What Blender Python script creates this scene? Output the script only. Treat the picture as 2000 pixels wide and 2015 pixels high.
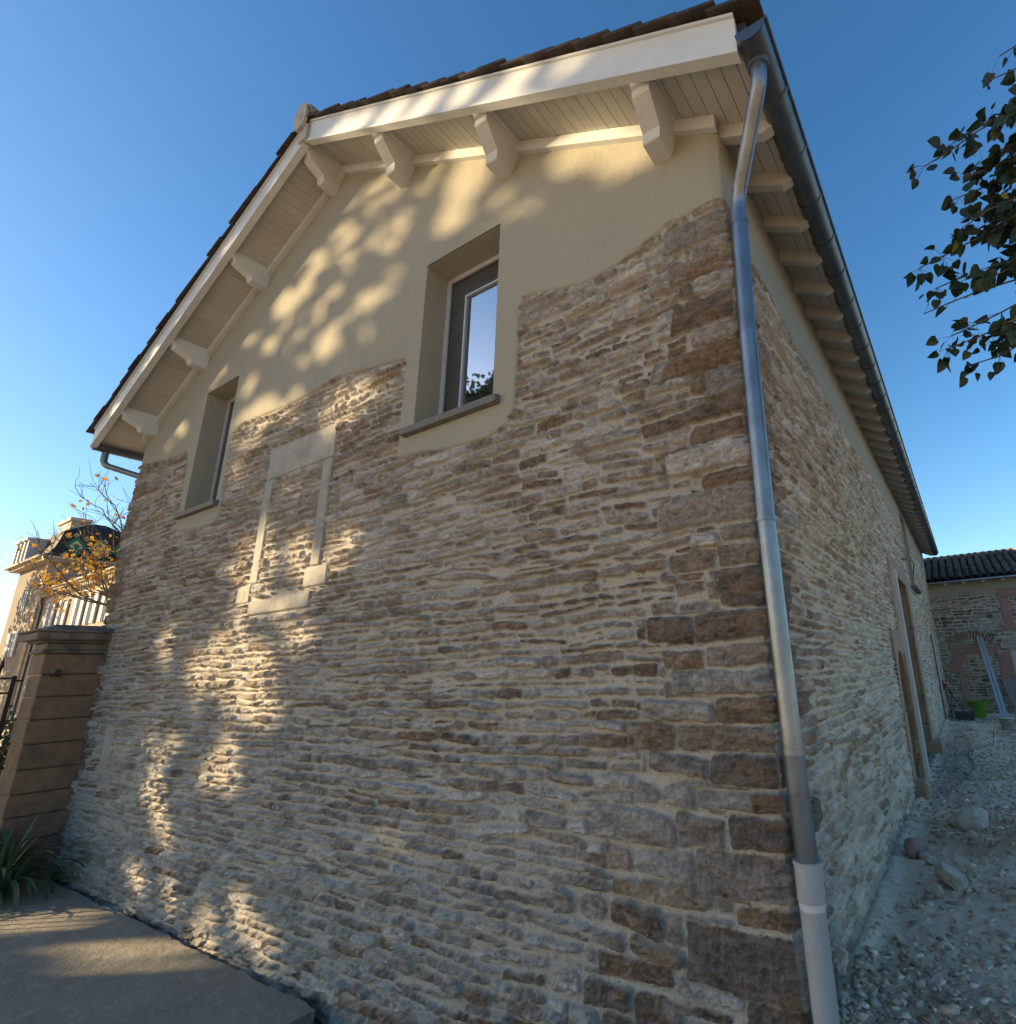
import bpy, math, random
import numpy as np
from mathutils import Vector, Matrix
random.seed(7)
SC = bpy.context.scene
for o in list(bpy.data.objects): bpy.data.objects.remove(o)
COL = SC.collection
# ------------------------------------------------------------------ camera
ZO = 2.2                                   # height of the lens above the paving datum
CX, CY = 0.91477, -2.85713
RR = ((0.8567501828550859, 0.5147245182041071, -0.032214818598384244),
      (0.1698628888066248, -0.22265170440408244, 0.9599858423603056),
      (-0.48695556592367356, 0.8279401481299883, 0.2781894820629419))
cd = bpy.data.cameras.new('camera'); cam = bpy.data.objects.new('camera', cd); COL.objects.link(cam)
r_, u_, f_ = [Vector(v) for v in RR]
cam.matrix_world = Matrix(((r_.x, u_.x, -f_.x, CX), (r_.y, u_.y, -f_.y, CY), (r_.z, u_.z, -f_.z, ZO), (0, 0, 0, 1)))
cd.sensor_fit = 'HORIZONTAL'; cd.sensor_width = 36.0; cd.lens = 36.0 * 1070.97 / 2000.0
cd.shift_x = -(1248.46 - 1000.0) / 2000.0; cd.shift_y = 0
cd.clip_start = .05; cd.clip_end = 2000
SC.camera = cam
# ------------------------------------------------------------------ light
SUN = Vector((1.45, 1.0, -.52)).normalized()      # direction the light travels
ELEV = math.asin(-SUN.z); AZ = math.atan2(-SUN.x, -SUN.y)   # azimuth clockwise from +Y
W = bpy.data.worlds.new('World'); SC.world = W; W.use_nodes = True
nt = W.node_tree; bg = nt.nodes['Background']
sky = nt.nodes.new('ShaderNodeTexSky'); sky.sky_type = 'NISHITA'; sky.sun_disc = False
sky.sun_elevation = ELEV; sky.sun_rotation = AZ
sky.air_density = 1.0; sky.dust_density = .6; sky.ozone_density = 2.2
hsv = nt.nodes.new('ShaderNodeHueSaturation'); hsv.inputs['Saturation'].default_value = 1.26; hsv.inputs['Value'].default_value = .90
nt.links.new(sky.outputs[0], hsv.inputs['Color']); nt.links.new(hsv.outputs[0], bg.inputs[0]); bg.inputs[1].default_value = .11
sd = bpy.data.lights.new('sun', 'SUN'); sd.energy = 5.0; sd.angle = math.radians(.42); sd.color = (1, .76, .44)
sun = bpy.data.objects.new('sun', sd); COL.objects.link(sun)
sun.rotation_euler = SUN.to_track_quat('-Z', 'Y').to_euler(); sun.location = (-30, -22, 20)
SC.view_settings.view_transform = 'Standard'; SC.view_settings.look = 'None'
SC.view_settings.exposure = 1.32; SC.view_settings.gamma = 1
# ------------------------------------------------------------------ helpers
def prop(o, label=None, cat=None, group=None, kind=None):
    if label: o['label'] = label
    if cat: o['category'] = cat
    if group: o['group'] = group
    if kind: o['kind'] = kind
    return o
def wloc(o):
    v = Vector(o.location)
    while o.parent: o = o.parent; v += Vector(o.location)
    return v
def empty(name, loc, label=None, cat=None, group=None):
    o = bpy.data.objects.new(name, None); COL.objects.link(o)
    o.location = (loc[0], loc[1], loc[2] + ZO); o.empty_display_size = .2
    return prop(o, label, cat, group)
def link(name, me, mat, parent=None, org=None):
    """mesh is given in absolute coordinates (z already + ZO); moved into the parent's / own frame"""
    o = bpy.data.objects.new(name, me); COL.objects.link(o)
    if parent is not None:
        o.parent = parent; v = wloc(parent)
    else:
        v = Vector((org[0], org[1], org[2] + ZO)) if org is not None else Vector((0, 0, 0))
        o.location = v
    me.transform(Matrix.Translation(-v))
    if mat is not None:
        for m in (mat if isinstance(mat, (list, tuple)) else [mat]): me.materials.append(m)
    return o
class MB:
    def __init__(s): s.v = []; s.f = []; s.sm = []; s.mi = []
    def add(s, vs, fs, smooth=False, mi=0):
        n = len(s.v); s.v += [tuple(p) for p in vs]
        for f in fs: s.f.append(tuple(i + n for i in f)); s.sm.append(smooth); s.mi.append(mi)
        return s
    def box(s, a, b, mi=0, bev=0.0, M=None):
        x0, y0, z0 = [min(a[i], b[i]) for i in range(3)]; x1, y1, z1 = [max(a[i], b[i]) for i in range(3)]
        if bev <= 0:
            vs = [(x, y, z) for z in (z0, z1) for y in (y0, y1) for x in (x0, x1)]
            fs = [(0, 2, 3, 1), (4, 5, 7, 6), (0, 1, 5, 4), (2, 6, 7, 3), (0, 4, 6, 2), (1, 3, 7, 5)]
        else:
            vs = []; idx = {}
            c = ((x0, x1), (y0, y1), (z0, z1))
            for i in (0, 1):
                for j in (0, 1):
                    for k in (0, 1):
                        for ax in range(3):
                            p = [c[0][i], c[1][j], c[2][k]]; sg = (i, j, k)
                            for q in range(3):
                                if q != ax: p[q] += bev if sg[q] == 0 else -bev
                            idx[(i, j, k, ax)] = len(vs); vs.append(p)
            fs = []
            for ax in range(3):
                o1, o2 = [q for q in range(3) if q != ax]
                for sgn in (0, 1):
                    ring = []
                    for (a_, b_) in ((0, 0), (1, 0), (1, 1), (0, 1)):
                        k = [0, 0, 0]; k[ax] = sgn; k[o1] = a_; k[o2] = b_; ring.append(idx[(*k, ax)])
                    if (sgn == 0) != (ax == 1): ring = ring[::-1]
                    fs.append(tuple(ring))
            for ax in range(3):
                o1, o2 = [q for q in range(3) if q != ax]
                for a_ in (0, 1):
                    for b_ in (0, 1):
                        k0 = [0, 0, 0]; k0[o1] = a_; k0[o2] = b_; k1 = list(k0); k1[ax] = 1
                        fs.append((idx[(*k0, o1)], idx[(*k1, o1)], idx[(*k1, o2)], idx[(*k0, o2)]))
            for i in (0, 1):
                for j in (0, 1):
                    for k in (0, 1): fs.append((idx[(i, j, k, 0)], idx[(i, j, k, 1)], idx[(i, j, k, 2)]))
        if M is not None: vs = [tuple(M @ Vector(p)) for p in vs]
        return s.add(vs, fs, False, mi)
    def prism(s, pts, off, mi=0):
        """extrude polygon (3-D points) by vector off"""
        n = len(pts); o = Vector(off); vs = [Vector(p) for p in pts]; vs += [p + o for p in vs]
        fs = [tuple(range(n - 1, -1, -1)), tuple(range(n, 2 * n))] + [(i, (i + 1) % n, (i + 1) % n + n, i + n) for i in range(n)]
        return s.add(vs, fs, False, mi)
    def tube(s, pts, r, n=10, caps=True, mi=0, smooth=True):
        pts = [Vector(p) for p in pts]; m = len(pts)
        rs = r if isinstance(r, (list, tuple)) else [r] * m
        vs = []; up = None
        for i, p in enumerate(pts):
            d = (pts[min(i + 1, m - 1)] - pts[max(i - 1, 0)]).normalized()
            if up is None:
                up = Vector((0, 0, 1)) if abs(d.z) < .9 else Vector((1, 0, 0))
            a = (up - d * up.dot(d)).normalized(); b = d.cross(a); up = a
            for k in range(n):
                t = 2 * math.pi * k / n; vs.append(p + (a * math.cos(t) + b * math.sin(t)) * rs[i])
        fs = [(i * n + k, i * n + (k + 1) % n, (i + 1) * n + (k + 1) % n, (i + 1) * n + k) for i in range(m - 1) for k in range(n)]
        s.add(vs, fs, smooth, mi)
        if caps: s.add(vs[:n], [tuple(range(n - 1, -1, -1))], False, mi); s.add(vs[-n:], [tuple(range(n))], False, mi)
        return s
    def mesh(s, name):
        me = bpy.data.meshes.new(name); me.from_pydata([(p[0], p[1], p[2] + ZO) for p in s.v], [], s.f)
        me.polygons.foreach_set('use_smooth', s.sm); me.polygons.foreach_set('material_index', s.mi)
        me.update(); return me
    def build(s, name, mat, parent=None, org=None): return link(name, s.mesh(name), mat, parent, org)
def bez(pts, k=8):
    """round the corners of a polyline"""
    P = [Vector(p) for p in pts]; out = [P[0]]
    for i in range(1, len(P) - 1):
        a, b, c = P[i - 1], P[i], P[i + 1]; l = min((a - b).length, (c - b).length) * .45
        p0 = b + (a - b).normalized() * l; p2 = b + (c - b).normalized() * l
        for j in range(k + 1):
            t = j / k; out.append(p0 * (1 - t) ** 2 + b * 2 * t * (1 - t) + p2 * t * t)
    out.append(P[-1]); return out
# ---- numpy noise
def _h(ix, iy, seed):
    h = (ix.astype(np.int64) * 374761393 + iy.astype(np.int64) * 668265263 + seed * 1442695041) & 0xffffffff
    h = ((h ^ (h >> 13)) * 1274126177) & 0xffffffff
    return ((h ^ (h >> 16)) & 0xffff) / 32767.5 - 1.0
def vn(x, y, seed=0):
    ix = np.floor(x); iy = np.floor(y); fx = x - ix; fy = y - iy
    fx = fx * fx * (3 - 2 * fx); fy = fy * fy * (3 - 2 * fy)
    ix = ix.astype(np.int64); iy = iy.astype(np.int64)
    a = _h(ix, iy, seed); b = _h(ix + 1, iy, seed); c = _h(ix, iy + 1, seed); d = _h(ix + 1, iy + 1, seed)
    return (a * (1 - fx) + b * fx) * (1 - fy) + (c * (1 - fx) + d * fx) * fy
def fbm(x, y, o=3, seed=0):
    t = 0; a = 1.; s = 0
    for i in range(o): t = t + a * vn(x * 2 ** i, y * 2 ** i, seed + i * 17); s += a; a *= .5
    return t / s
def sstep(a, b, x): t = np.clip((x - a) / (b - a), 0, 1); return t * t * (3 - 2 * t)
def poly_sd(X, Y, poly):
    """signed distance, negative inside"""
    P = np.array(poly, float); n = len(P); d = np.full(X.shape, 1e9); inside = np.zeros(X.shape, bool)
    for i in range(n):
        a = P[i]; b = P[(i + 1) % n]; e = b - a
        wx = X - a[0]; wy = Y - a[1]; t = np.clip((wx * e[0] + wy * e[1]) / max(e @ e, 1e-12), 0, 1)
        d = np.minimum(d, (wx - e[0] * t) ** 2 + (wy - e[1] * t) ** 2)
        if abs(e[1]) > 1e-9:
            c = ((a[1] > Y) != (b[1] > Y)) & (X < e[0] * (Y - a[1]) / e[1] + a[0]); inside ^= c
    return np.where(inside, -1, 1) * np.sqrt(d)
def grid_obj(name, P, keep, colr, mat, parent=None, extra=None, org=None):
    """P (n,m,3) grid -> mesh with the faces in keep (n-1,m-1)"""
    n, m = P.shape[:2]; ids = np.arange(n * m).reshape(n, m)
    F = np.stack([ids[:-1, :-1], ids[1:, :-1], ids[1:, 1:], ids[:-1, 1:]], -1)[keep]
    used = np.zeros(n * m, bool); used[F.ravel()] = True; remap = np.cumsum(used) - 1
    F = remap[F]; V = P.reshape(-1, 3)[used].copy(); V[:, 2] += ZO
    me = bpy.data.meshes.new(name); me.vertices.add(len(V)); me.vertices.foreach_set('co', V.ravel())
    me.loops.add(F.size); me.loops.foreach_set('vertex_index', F.ravel().astype(np.int32))
    me.polygons.add(len(F)); me.polygons.foreach_set('loop_start', np.arange(0, F.size, 4, dtype=np.int32))
    me.polygons.foreach_set('loop_total', np.full(len(F), 4, np.int32))
    me.polygons.foreach_set('use_smooth', np.ones(len(F), bool)); me.update(calc_edges=True)
    if colr is not None:
        a = me.color_attributes.new('tone', 'FLOAT_COLOR', 'POINT'); c = np.ones((len(V), 4)); c[:, :3] = colr.reshape(-1, 3)[used]
        a.data.foreach_set('color', c.ravel())
    return link(name, me, mat, parent, org)
# ---- materials
def mat(name, col=(.5, .5, .5), rough=.8, metal=0., noise=None, bump=None, attr=None, spec=None, stretch=None):
    m = bpy.data.materials.new(name); m.use_nodes = True; t = m.node_tree; N = t.nodes; L = t.links
    b = N['Principled BSDF']; b.inputs['Roughness'].default_value = rough; b.inputs['Metallic'].default_value = metal
    if spec is not None: b.inputs['Specular IOR Level'].default_value = spec
    tc = N.new('ShaderNodeTexCoord'); co = tc.outputs['Object']
    if stretch:
        mp = N.new('ShaderNodeMapping'); mp.inputs['Scale'].default_value = stretch; L.new(co, mp.inputs[0]); co = mp.outputs[0]
    src = None
    if attr: a = N.new('ShaderNodeAttribute'); a.attribute_name = attr; src = a.outputs['Color']
    if noise:                 # list of (scale, colour2, lo, hi)
        for (sc, c2, lo, hi) in noise:
            nz = N.new('ShaderNodeTexNoise'); nz.inputs['Scale'].default_value = sc; nz.inputs['Detail'].default_value = 6; nz.inputs['Roughness'].default_value = .62
            L.new(co, nz.inputs['Vector'])
            mr = N.new('ShaderNodeMapRange'); mr.inputs[1].default_value = lo; mr.inputs[2].default_value = hi; L.new(nz.outputs['Fac'], mr.inputs[0])
            mx = N.new('ShaderNodeMixRGB'); L.new(mr.outputs[0], mx.inputs[0])
            if src is None: mx.inputs[1].default_value = (*col, 1)
            else: L.new(src, mx.inputs[1])
            if c2 == 'mul':
                mx.blend_type = 'MULTIPLY'; mx.inputs[2].default_value = (.42, .40, .38, 1)
            elif c2 == 'lite':
                mx.blend_type = 'SCREEN'; mx.inputs[2].default_value = (.16, .15, .14, 1)
            else: mx.inputs[2].default_value = (*c2, 1)
            src = mx.outputs[0]
    if src is None: b.inputs['Base Color'].default_value = (*col, 1)
    else: L.new(src, b.inputs['Base Color'])
    if bump:                  # list of (scale, distance)
        prev = None
        for (sc, ds) in bump:
            nz = N.new('ShaderNodeTexNoise'); nz.inputs['Scale'].default_value = sc; nz.inputs['Detail'].default_value = 8; nz.inputs['Roughness'].default_value = .65
            L.new(co, nz.inputs['Vector'])
            bp = N.new('ShaderNodeBump'); bp.inputs['Distance'].default_value = ds; bp.inputs['Strength'].default_value = 1
            L.new(nz.outputs['Fac'], bp.inputs['Height'])
            if prev: L.new(prev.outputs[0], bp.inputs['Normal'])
            prev = bp
        L.new(prev.outputs[0], b.inputs['Normal'])
    return m
M_stone = mat('rubble_stone', attr='tone', rough=.92, noise=[(60, 'mul', .56, .70), (130, 'mul', .60, .72), (110, 'lite', .56, .70)], bump=[(28, .014), (75, .014), (190, .006)], spec=.25)
M_plaster = mat('lime_plaster', (.345, .315, .24), .93, noise=[(1.1, (.31, .285, .22), .4, .7), (220, (.26, .24, .185), .5, .75), (3.5, (.325, .30, .235), .5, .72), (30, (.30, .275, .21), .55, .75)], bump=[(260, .0018), (9, .006), (1.8, .02)], spec=.2)
M_white = mat('painted_wood', (.58, .59, .56), .55, noise=[(3, (.50, .50, .47), .45, .75), (30, (.40, .38, .33), .62, .76), (.9, (.52, .525, .50), .45, .6)], bump=[(70, .0006), (6, .002)], stretch=(1, .25, 1))
M_soffit = mat('soffit_boards', (.46, .44, .385), .65, noise=[(2.5, (.38, .36, .31), .4, .7), (45, (.36, .32, .25), .66, .78)], bump=[(60, .0008)], stretch=(1, .2, 1))
M_tile = mat('clay_tile', (.055, .036, .027), .9, noise=[(6, (.025, .02, .018), .4, .6), (25, (.09, .065, .05), .6, .8), (3, (.10, .05, .03), .6, .7)], bump=[(30, .004)])
M_zinc = mat('zinc', (.24, .27, .30), .38, .85, noise=[(5, (.15, .17, .19), .4, .7), (40, (.34, .37, .40), .62, .8)], bump=[(12, .001)])
M_raft = mat('rafter_paint', (.46, .445, .40), .65, noise=[(4, (.37, .355, .31), .42, .7)], bump=[(60, .001)])
M_gut = mat('dull_zinc', (.135, .15, .16), .42, .8, noise=[(3, (.09, .10, .11), .4, .7), (30, (.20, .215, .22), .6, .8)], bump=[(12, .001)])
M_pvc = mat('grey_pvc', (.30, .31, .315), .5, noise=[(6, (.25, .25, .245), .45, .75), (40, (.40, .39, .36), .62, .8)])
M_sill = mat('sill_stone', (.13, .125, .11), .75, noise=[(12, (.19, .175, .15), .5, .75)], bump=[(50, .002)])
M_frame = mat('window_aluminium', (.52, .53, .55), .4, .2, noise=[(8, (.46, .47, .49), .45, .7)])
M_sash = mat('dark_sash', (.055, .057, .05), .25, noise=[(4, (.07, .072, .062), .4, .7)])
M_dark = mat('dark_gasket', (.025, .025, .028), .5)
M_ashlar = mat('dressed_limestone', (.37, .345, .295), .9, noise=[(3.5, (.27, .25, .205), .42, .66), (22, (.44, .42, .37), .55, .75), (38, (.10, .09, .075), .655, .70)], bump=[(14, .012), (60, .005)])
M_sand = mat('tan_sandstone', (.36, .25, .16), .9, noise=[(4, (.28, .19, .125), .42, .68), (30, (.42, .31, .21), .6, .8)], bump=[(14, .006), (80, .002)])
M_red = mat('pink_sandstone', (.33, .19, .145), .9, noise=[(5, (.25, .15, .12), .42, .68)], bump=[(14, .005)])
M_pave = mat('concrete_paving', (.36, .315, .24), .9, noise=[(.8, (.26, .23, .175), .4, .65), (4, (.29, .255, .195), .5, .62), (9, (.45, .40, .32), .5, .8), (70, 'mul', .55, .75)], bump=[(1.3, .04), (8, .02), (30, .012), (120, .005)])
def cracks(m, sc, w):
    t = m.node_tree; N = t.nodes; L = t.links; b = N['Principled BSDF']; tc = N.new('ShaderNodeTexCoord'); nz = N.new('ShaderNodeTexNoise'); nz.inputs['Scale'].default_value = 3; nz.inputs['Detail'].default_value = 5
    L.new(tc.outputs['Object'], nz.inputs['Vector']); mv = N.new('ShaderNodeMixRGB'); mv.inputs[0].default_value = .12; L.new(tc.outputs['Object'], mv.inputs[1]); L.new(nz.outputs['Color'], mv.inputs[2])
    v = N.new('ShaderNodeTexVoronoi'); v.feature = 'DISTANCE_TO_EDGE'; v.inputs['Scale'].default_value = sc; L.new(mv.outputs[0], v.inputs['Vector'])
    mr = N.new('ShaderNodeMapRange'); mr.inputs[1].default_value = 0; mr.inputs[2].default_value = w; mr.inputs[3].default_value = .35; mr.inputs[4].default_value = 0; L.new(v.outputs['Distance'], mr.inputs[0])
    mx = N.new('ShaderNodeMixRGB'); mx.inputs[2].default_value = (.05, .045, .035, 1); src = b.inputs['Base Color'].links[0].from_socket; L.new(src, mx.inputs[1]); L.new(mr.outputs[0], mx.inputs[0]); L.new(mx.outputs[0], b.inputs['Base Color'])
cracks(M_pave, .55, .0045)
M_dirt = mat('dirt', attr='tone', rough=.97, noise=[(3, 'mul', .55, .9), (40, 'lite', .55, .8), (16, 'mul', .55, .75)], bump=[(9, .03), (40, .014), (140, .005)], spec=.15)
M_rock = mat('pale_rock', (.62, .53, .42), .93, noise=[(9, (.44, .35, .26), .42, .7), (50, (.70, .63, .53), .6, .8)], bump=[(14, .03), (50, .012), (120, .005)])
M_gravel = mat('gravel', attr='tone', rough=.95, noise=[(30, 'mul', .55, .8)], bump=[(60, .004)])
def glass(name, tint, rough=.02):
    m = bpy.data.materials.new(name); m.use_nodes = True; N = m.node_tree.nodes; L = m.node_tree.links; b = N['Principled BSDF']
    out = N['Material Output']; gl = N.new('ShaderNodeBsdfGlossy'); gl.inputs['Roughness'].default_value = rough; gl.inputs['Color'].default_value = (.80, .90, 1, 1)
    tr = N.new('ShaderNodeBsdfTransparent'); tr.inputs[0].default_value = tint
    mx = N.new('ShaderNodeMixShader'); fr = N.new('ShaderNodeFresnel'); fr.inputs[0].default_value = 6.5
    L.new(fr.outputs[0], mx.inputs[0]); L.new(tr.outputs[0], mx.inputs[1]); L.new(gl.outputs[0], mx.inputs[2]); L.new(mx.outputs[0], out.inputs[0]); N.remove(b)
    return m
M_glass = glass('window_glass', (.8, .85, .85, 1))

# ================================================================== the setting
def axis(parts):
    out = []
    for a, b, n in parts: out += list(np.linspace(a, b, n, endpoint=False))
    out.append(parts[-1][1]); return np.array(out)
def ground_z(X, Y):
    # yard rises gently away from the camera on the right, drops to the paving level on the left
    t = sstep(-3.2, .5, X); z = -2.36 + (.70 * t)
    z = z + .03 * fbm(X * .9, Y * .9, 3, 5) * t + .020 * fbm(X * 5, Y * 5, 3, 9) + .012 * fbm(X * 17, Y * 17, 2, 3)
    hump = .14 * np.exp(-((X - 1.3) ** 2 / .9 + (Y - 3.4) ** 2 / 3.)) + .16 * np.exp(-((X + .1) ** 2 / .5 + (Y - 13.2) ** 2 / 5)) + .10 * np.exp(-((X - .7) ** 2 / .12 + (Y - 11) ** 2 / 14))
    z = z + hump * t
    z = z + .05 * np.exp(-((X - .04) / .10) ** 2) * (Y > .1) * t          # mortar droppings banked against the wall
    far = np.maximum(np.abs(X) - 14, 0) + np.maximum(np.abs(Y) - 24, 0)
    return z - .02 * np.minimum(far, 6)
gx = axis([(-600, -60, 10), (-60, -14, 24), (-14, -3.6, 60), (-3.6, -.6, 60), (-.6, 2.4, 230), (2.4, 8, 60), (8, 60, 20), (60, 600, 10)])
gy = axis([(-600, -60, 10), (-60, -6, 24), (-6, -.6, 60), (-.6, 2.5, 180), (2.5, 8, 200), (8, 20, 170), (20, 60, 20), (60, 600, 10)])
GX, GY = np.meshgrid(gx, gy, indexing='ij'); GZ = ground_z(GX, GY)
pn = fbm(GX * 1.3, GY * 1.3, 4, 21)[..., None]; p2 = fbm(GX * 4, GY * 4, 3, 31)[..., None]
gc = np.array([.78, .60, .43]) * (1 - sstep(-.1, .35, pn)) + np.array([.62, .43, .28]) * sstep(-.1, .35, pn)
gc = gc * (1 - .6 * sstep(.15, .5, p2)) + np.array([.78, .66, .52]) * .6 * sstep(.15, .5, p2)
wd = np.exp(-np.maximum(GX - .0, 0) / .22)[..., None] * (GY > -.2)[..., None]      # lime dust along the wall foot
gc = gc * (1 - .75 * wd) + np.array([.80, .66, .49]) * .75 * wd
o = grid_obj('ground', np.stack([GX, GY, GZ], -1), np.ones((len(gx) - 1, len(gy) - 1), bool), gc, M_dirt); o['kind'] = 'structure'
# paving slab of the street side, irregular broken edge along the wall foot
px = axis([(-12, -8, 20), (-8, -3.4, 160)]); 
mb = MB(); edge = []
for i, x in enumerate(np.linspace(-3.38, -13, 120)):
    edge.append((x, -.10 + .035 * float(fbm(np.array(x * 2.5), np.array(.5), 3, 4)) + .012 * random.uniform(-1, 1), -2.18))
edge0 = [(-3.38 + .05 * random.uniform(-1, 1) + .03 * k, -.10 - .18 * k, -2.18) for k in range(12, 0, -1)]
loop = [(-2.2, -9, -2.18)] + edge0 + edge + [(-13, -9, -2.18)]
mb.prism(loop[::-1], (0, 0, -.16)); o = mb.build('paving', M_pave); o['kind'] = 'structure'

# ================================================================== the barn
WB, YB = -9.45, 18.3
ZSOF = 3.68; SL = .52; XR = -4.76; ZTOP = ZSOF + SL * (-XR)
barn = empty('stone_barn', (-4.7, 0, -2.2), 'long gabled rubble stone barn with cream plaster under the white eaves, filling the photo', 'barn')
def soff(x): return ZTOP - SL * abs(x - XR)
# plaster outline on the unrolled wall (s<0 gable, s>0 long wall)
PL = [(-9.9, 3.2), (-9.31, 3.19), (-8.45, 3.09), (-7.86, 3.06), (-7.79, 3.0), (-7.74, 2.84), (-7.7, 2.3), (-7.7, 1.96), (-7.6, 1.88), (-7.12, 1.85), (-6.6, 1.83), (-6.49, 1.93), (-6.5, 2.3), (-6.53, 2.71),
      (-6.52, 2.93), (-6.46, 3.03), (-6.37, 3.07), (-5.84, 3.05), (-5.15, 3.02), (-4.73, 3.04), (-4.35, 3.07), (-3.79, 2.99), (-3.25, 2.91), (-3.21, 2.86), (-3.22, 2.6), (-3.22, 2.29), (-3.21, 1.88),
      (-2.86, 1.86), (-2.59, 1.82), (-2.28, 1.80), (-2.04, 1.80), (-1.86, 1.86), (-1.79, 1.98), (-1.78, 2.31), (-1.77, 2.86), (-1.74, 2.94), (-1.66, 2.96), (-1.41, 2.89), (-1.16, 2.83), (-.91, 2.84), (-.73, 2.87),
      (-.55, 2.94), (-.42, 2.99), (-.25, 3.0), (-.03, 3.0), (.2, 2.93), (.5, 2.84), (.9, 2.79), (1.6, 2.80), (2.2, 2.83), (3.1, 2.78), (4.0, 2.81), (5.2, 2.76), (6.4, 2.82), (8, 2.78), (9.6, 2.83), (10.3, 2.8),
      (10.45, 2.6), (10.45, 1.5), (10.7, 1.44), (12.0, 1.44), (12.2, 1.55), (12.2, 2.7), (12.4, 2.8), (14, 2.78), (16, 2.82), (18.6, 2.8), (18.6, 8), (-9.9, 8)]
WIN = [(-3.0, -2.035, 2.16, 3.85), (-7.52, -6.655, 2.16, 3.86)]
LWIN = (10.75, 11.95, 1.62, 3.34)
DOOR = (6.78, 9.15, -1.75, 1.42)
ARCH = (5.62, 6.42, -1.75, .14)
NICHE = [(-5.50, -4.22, 2.15, 2.53), (-5.51, -5.34, .99, 2.15), (-4.385, -4.22, 1.05, 2.15), (-5.74, -5.46, .80, .99), (-4.47, -4.08, .85, 1.05), (-5.44, -4.31, .66, .81), (-8.5, -8.2, -.95, -.45)]
JAMB = [(5.40, 5.62, -1.75, .30), (9.15, 9.62, -1.75, 1.42), (6.42, 6.78, .1, 1.42), (5.40, 6.50, .14, .42), (6.55, 9.75, 1.42, 1.72)]
# a unit-length layout of coursed rubble; returns signed distance, id, local coordinates
def courses(S, Z, seed, hm, hv, wm, wv, wav=.018, split=.10, zlo=-4.2, zhi=9, slo=-12, shi=21, inset=(.005, .015), soft=1.0, coarse=None):
    rng = np.random.default_rng(seed)
    Zw = Z + wav * fbm(S * .55, Z * .7, 2, seed) + .012 * vn(S * 3.1, Z * 4, seed + 3) * soft
    Sw = S + .012 * vn(S * 9, Z * 11, seed + 5) * soft
    zb = [zlo]
    while zb[-1] < zhi: zb.append(zb[-1] + hm * math.exp(rng.normal(0, hv)))
    zb = np.array(zb); k = np.clip(np.searchsorted(zb, Zw) - 1, 0, len(zb) - 2)
    glob = []; BIG = 1000.
    for i in range(len(zb)):
        s = slo - rng.random() * wm; hh = (zb[min(i + 1, len(zb) - 1)] - zb[i])
        while s < shi:
            glob.append(i * BIG + s); s += max(.45 * wm, wm * math.exp(rng.normal(0, wv))) * (.75 + .35 * hh / hm)
        glob.append(i * BIG + shi + 5)
    glob = np.array(glob); key = k * BIG + Sw; idx = np.clip(np.searchsorted(glob, key), 1, len(glob) - 1)
    l = glob[idx - 1] - k * BIG; r = glob[idx] - k * BIG
    zlo_, zhi_ = zb[k], zb[k + 1]; cut = np.full(S.shape, 9.)
    if coarse is not None:
        kc = k // 2; zm = zb[np.clip(2 * kc + 1, 0, len(zb) - 1)]; thr = coarse(zm) * (1 + .35 * (rng.random(len(zb))[kc] - .5))
        inC = (Sw > -thr) & (Sw < thr * .35); cut = np.minimum(np.abs(Sw + thr), np.abs(Sw - thr * .35)); g2 = []
        for i in range(len(zb) // 2 + 1):
            q = -6. - rng.random() * .3
            while q < 4: g2.append(i * BIG + q); q += max(.12, wm * 1.6 * math.exp(rng.normal(0, .40)))
            g2.append(i * BIG + 30)
        g2 = np.array(g2); key2 = kc * BIG + Sw; i2 = np.clip(np.searchsorted(g2, key2), 1, len(g2) - 1)
        l = np.where(inC, g2[i2 - 1] - kc * BIG, l); r = np.where(inC, g2[i2] - kc * BIG, r)
        zlo_ = np.where(inC, zb[np.clip(2 * kc, 0, len(zb) - 1)], zlo_); zhi_ = np.where(inC, zb[np.clip(2 * kc + 2, 0, len(zb) - 1)], zhi_)
        idx = np.where(inC, (i2 * 13 + 5) % (len(glob) - 2) + 1, idx)
    n = len(glob) + 1; A = rng.random((n, 10))
    zb0 = zlo_; zb1 = zhi_
    sp = (A[idx, 0] < split) & ((zb1 - zb0) > hm * .85); mid = zb0 + (zb1 - zb0) * (.35 + .3 * A[idx, 1])
    up = sp & (Zw > mid); dn = sp & ~up
    zb1 = np.where(dn, mid, zb1); zb0 = np.where(up, mid, zb0)
    iid = idx * 2 + up
    B = rng.random((2 * n + 2, 10))
    cx = (l + r) / 2; hw = (r - l) / 2; cz = (zb0 + zb1) / 2; hh = (zb1 - zb0) / 2
    u = Sw - cx; v = Zw - cz; v = v - (B[iid, 0] - .5) * .11 * u + (B[iid, 7] - .5) * .3 * u * np.abs(u) / (hw + .05)
    ins = inset[0] + (inset[1] - inset[0]) * B[iid, 1]; rad = np.minimum(hh * (.25 + .7 * B[iid, 2]), hh - .001)
    taper = 1 - .30 * B[iid, 8] * np.clip(u / hw * np.where(B[iid, 9] > .5, 1, -1), -1, 1)
    vv = v / np.clip(taper, .65, 1.3)
    qx = np.abs(u) - (hw - ins - rad); qz = np.abs(vv) - (hh - ins * .9 - rad)
    sd = np.hypot(np.maximum(qx, 0), np.maximum(qz, 0)) + np.minimum(np.maximum(qx, qz), 0) - rad
    sd = np.maximum(sd, .009 - cut)
    return sd, iid, u, v, hw, hh, B
def box_sd(S, Z, b): 
    return np.maximum(np.maximum(b[0] - S, S - b[1]), np.maximum(b[2] - Z, Z - b[3]))
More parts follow.
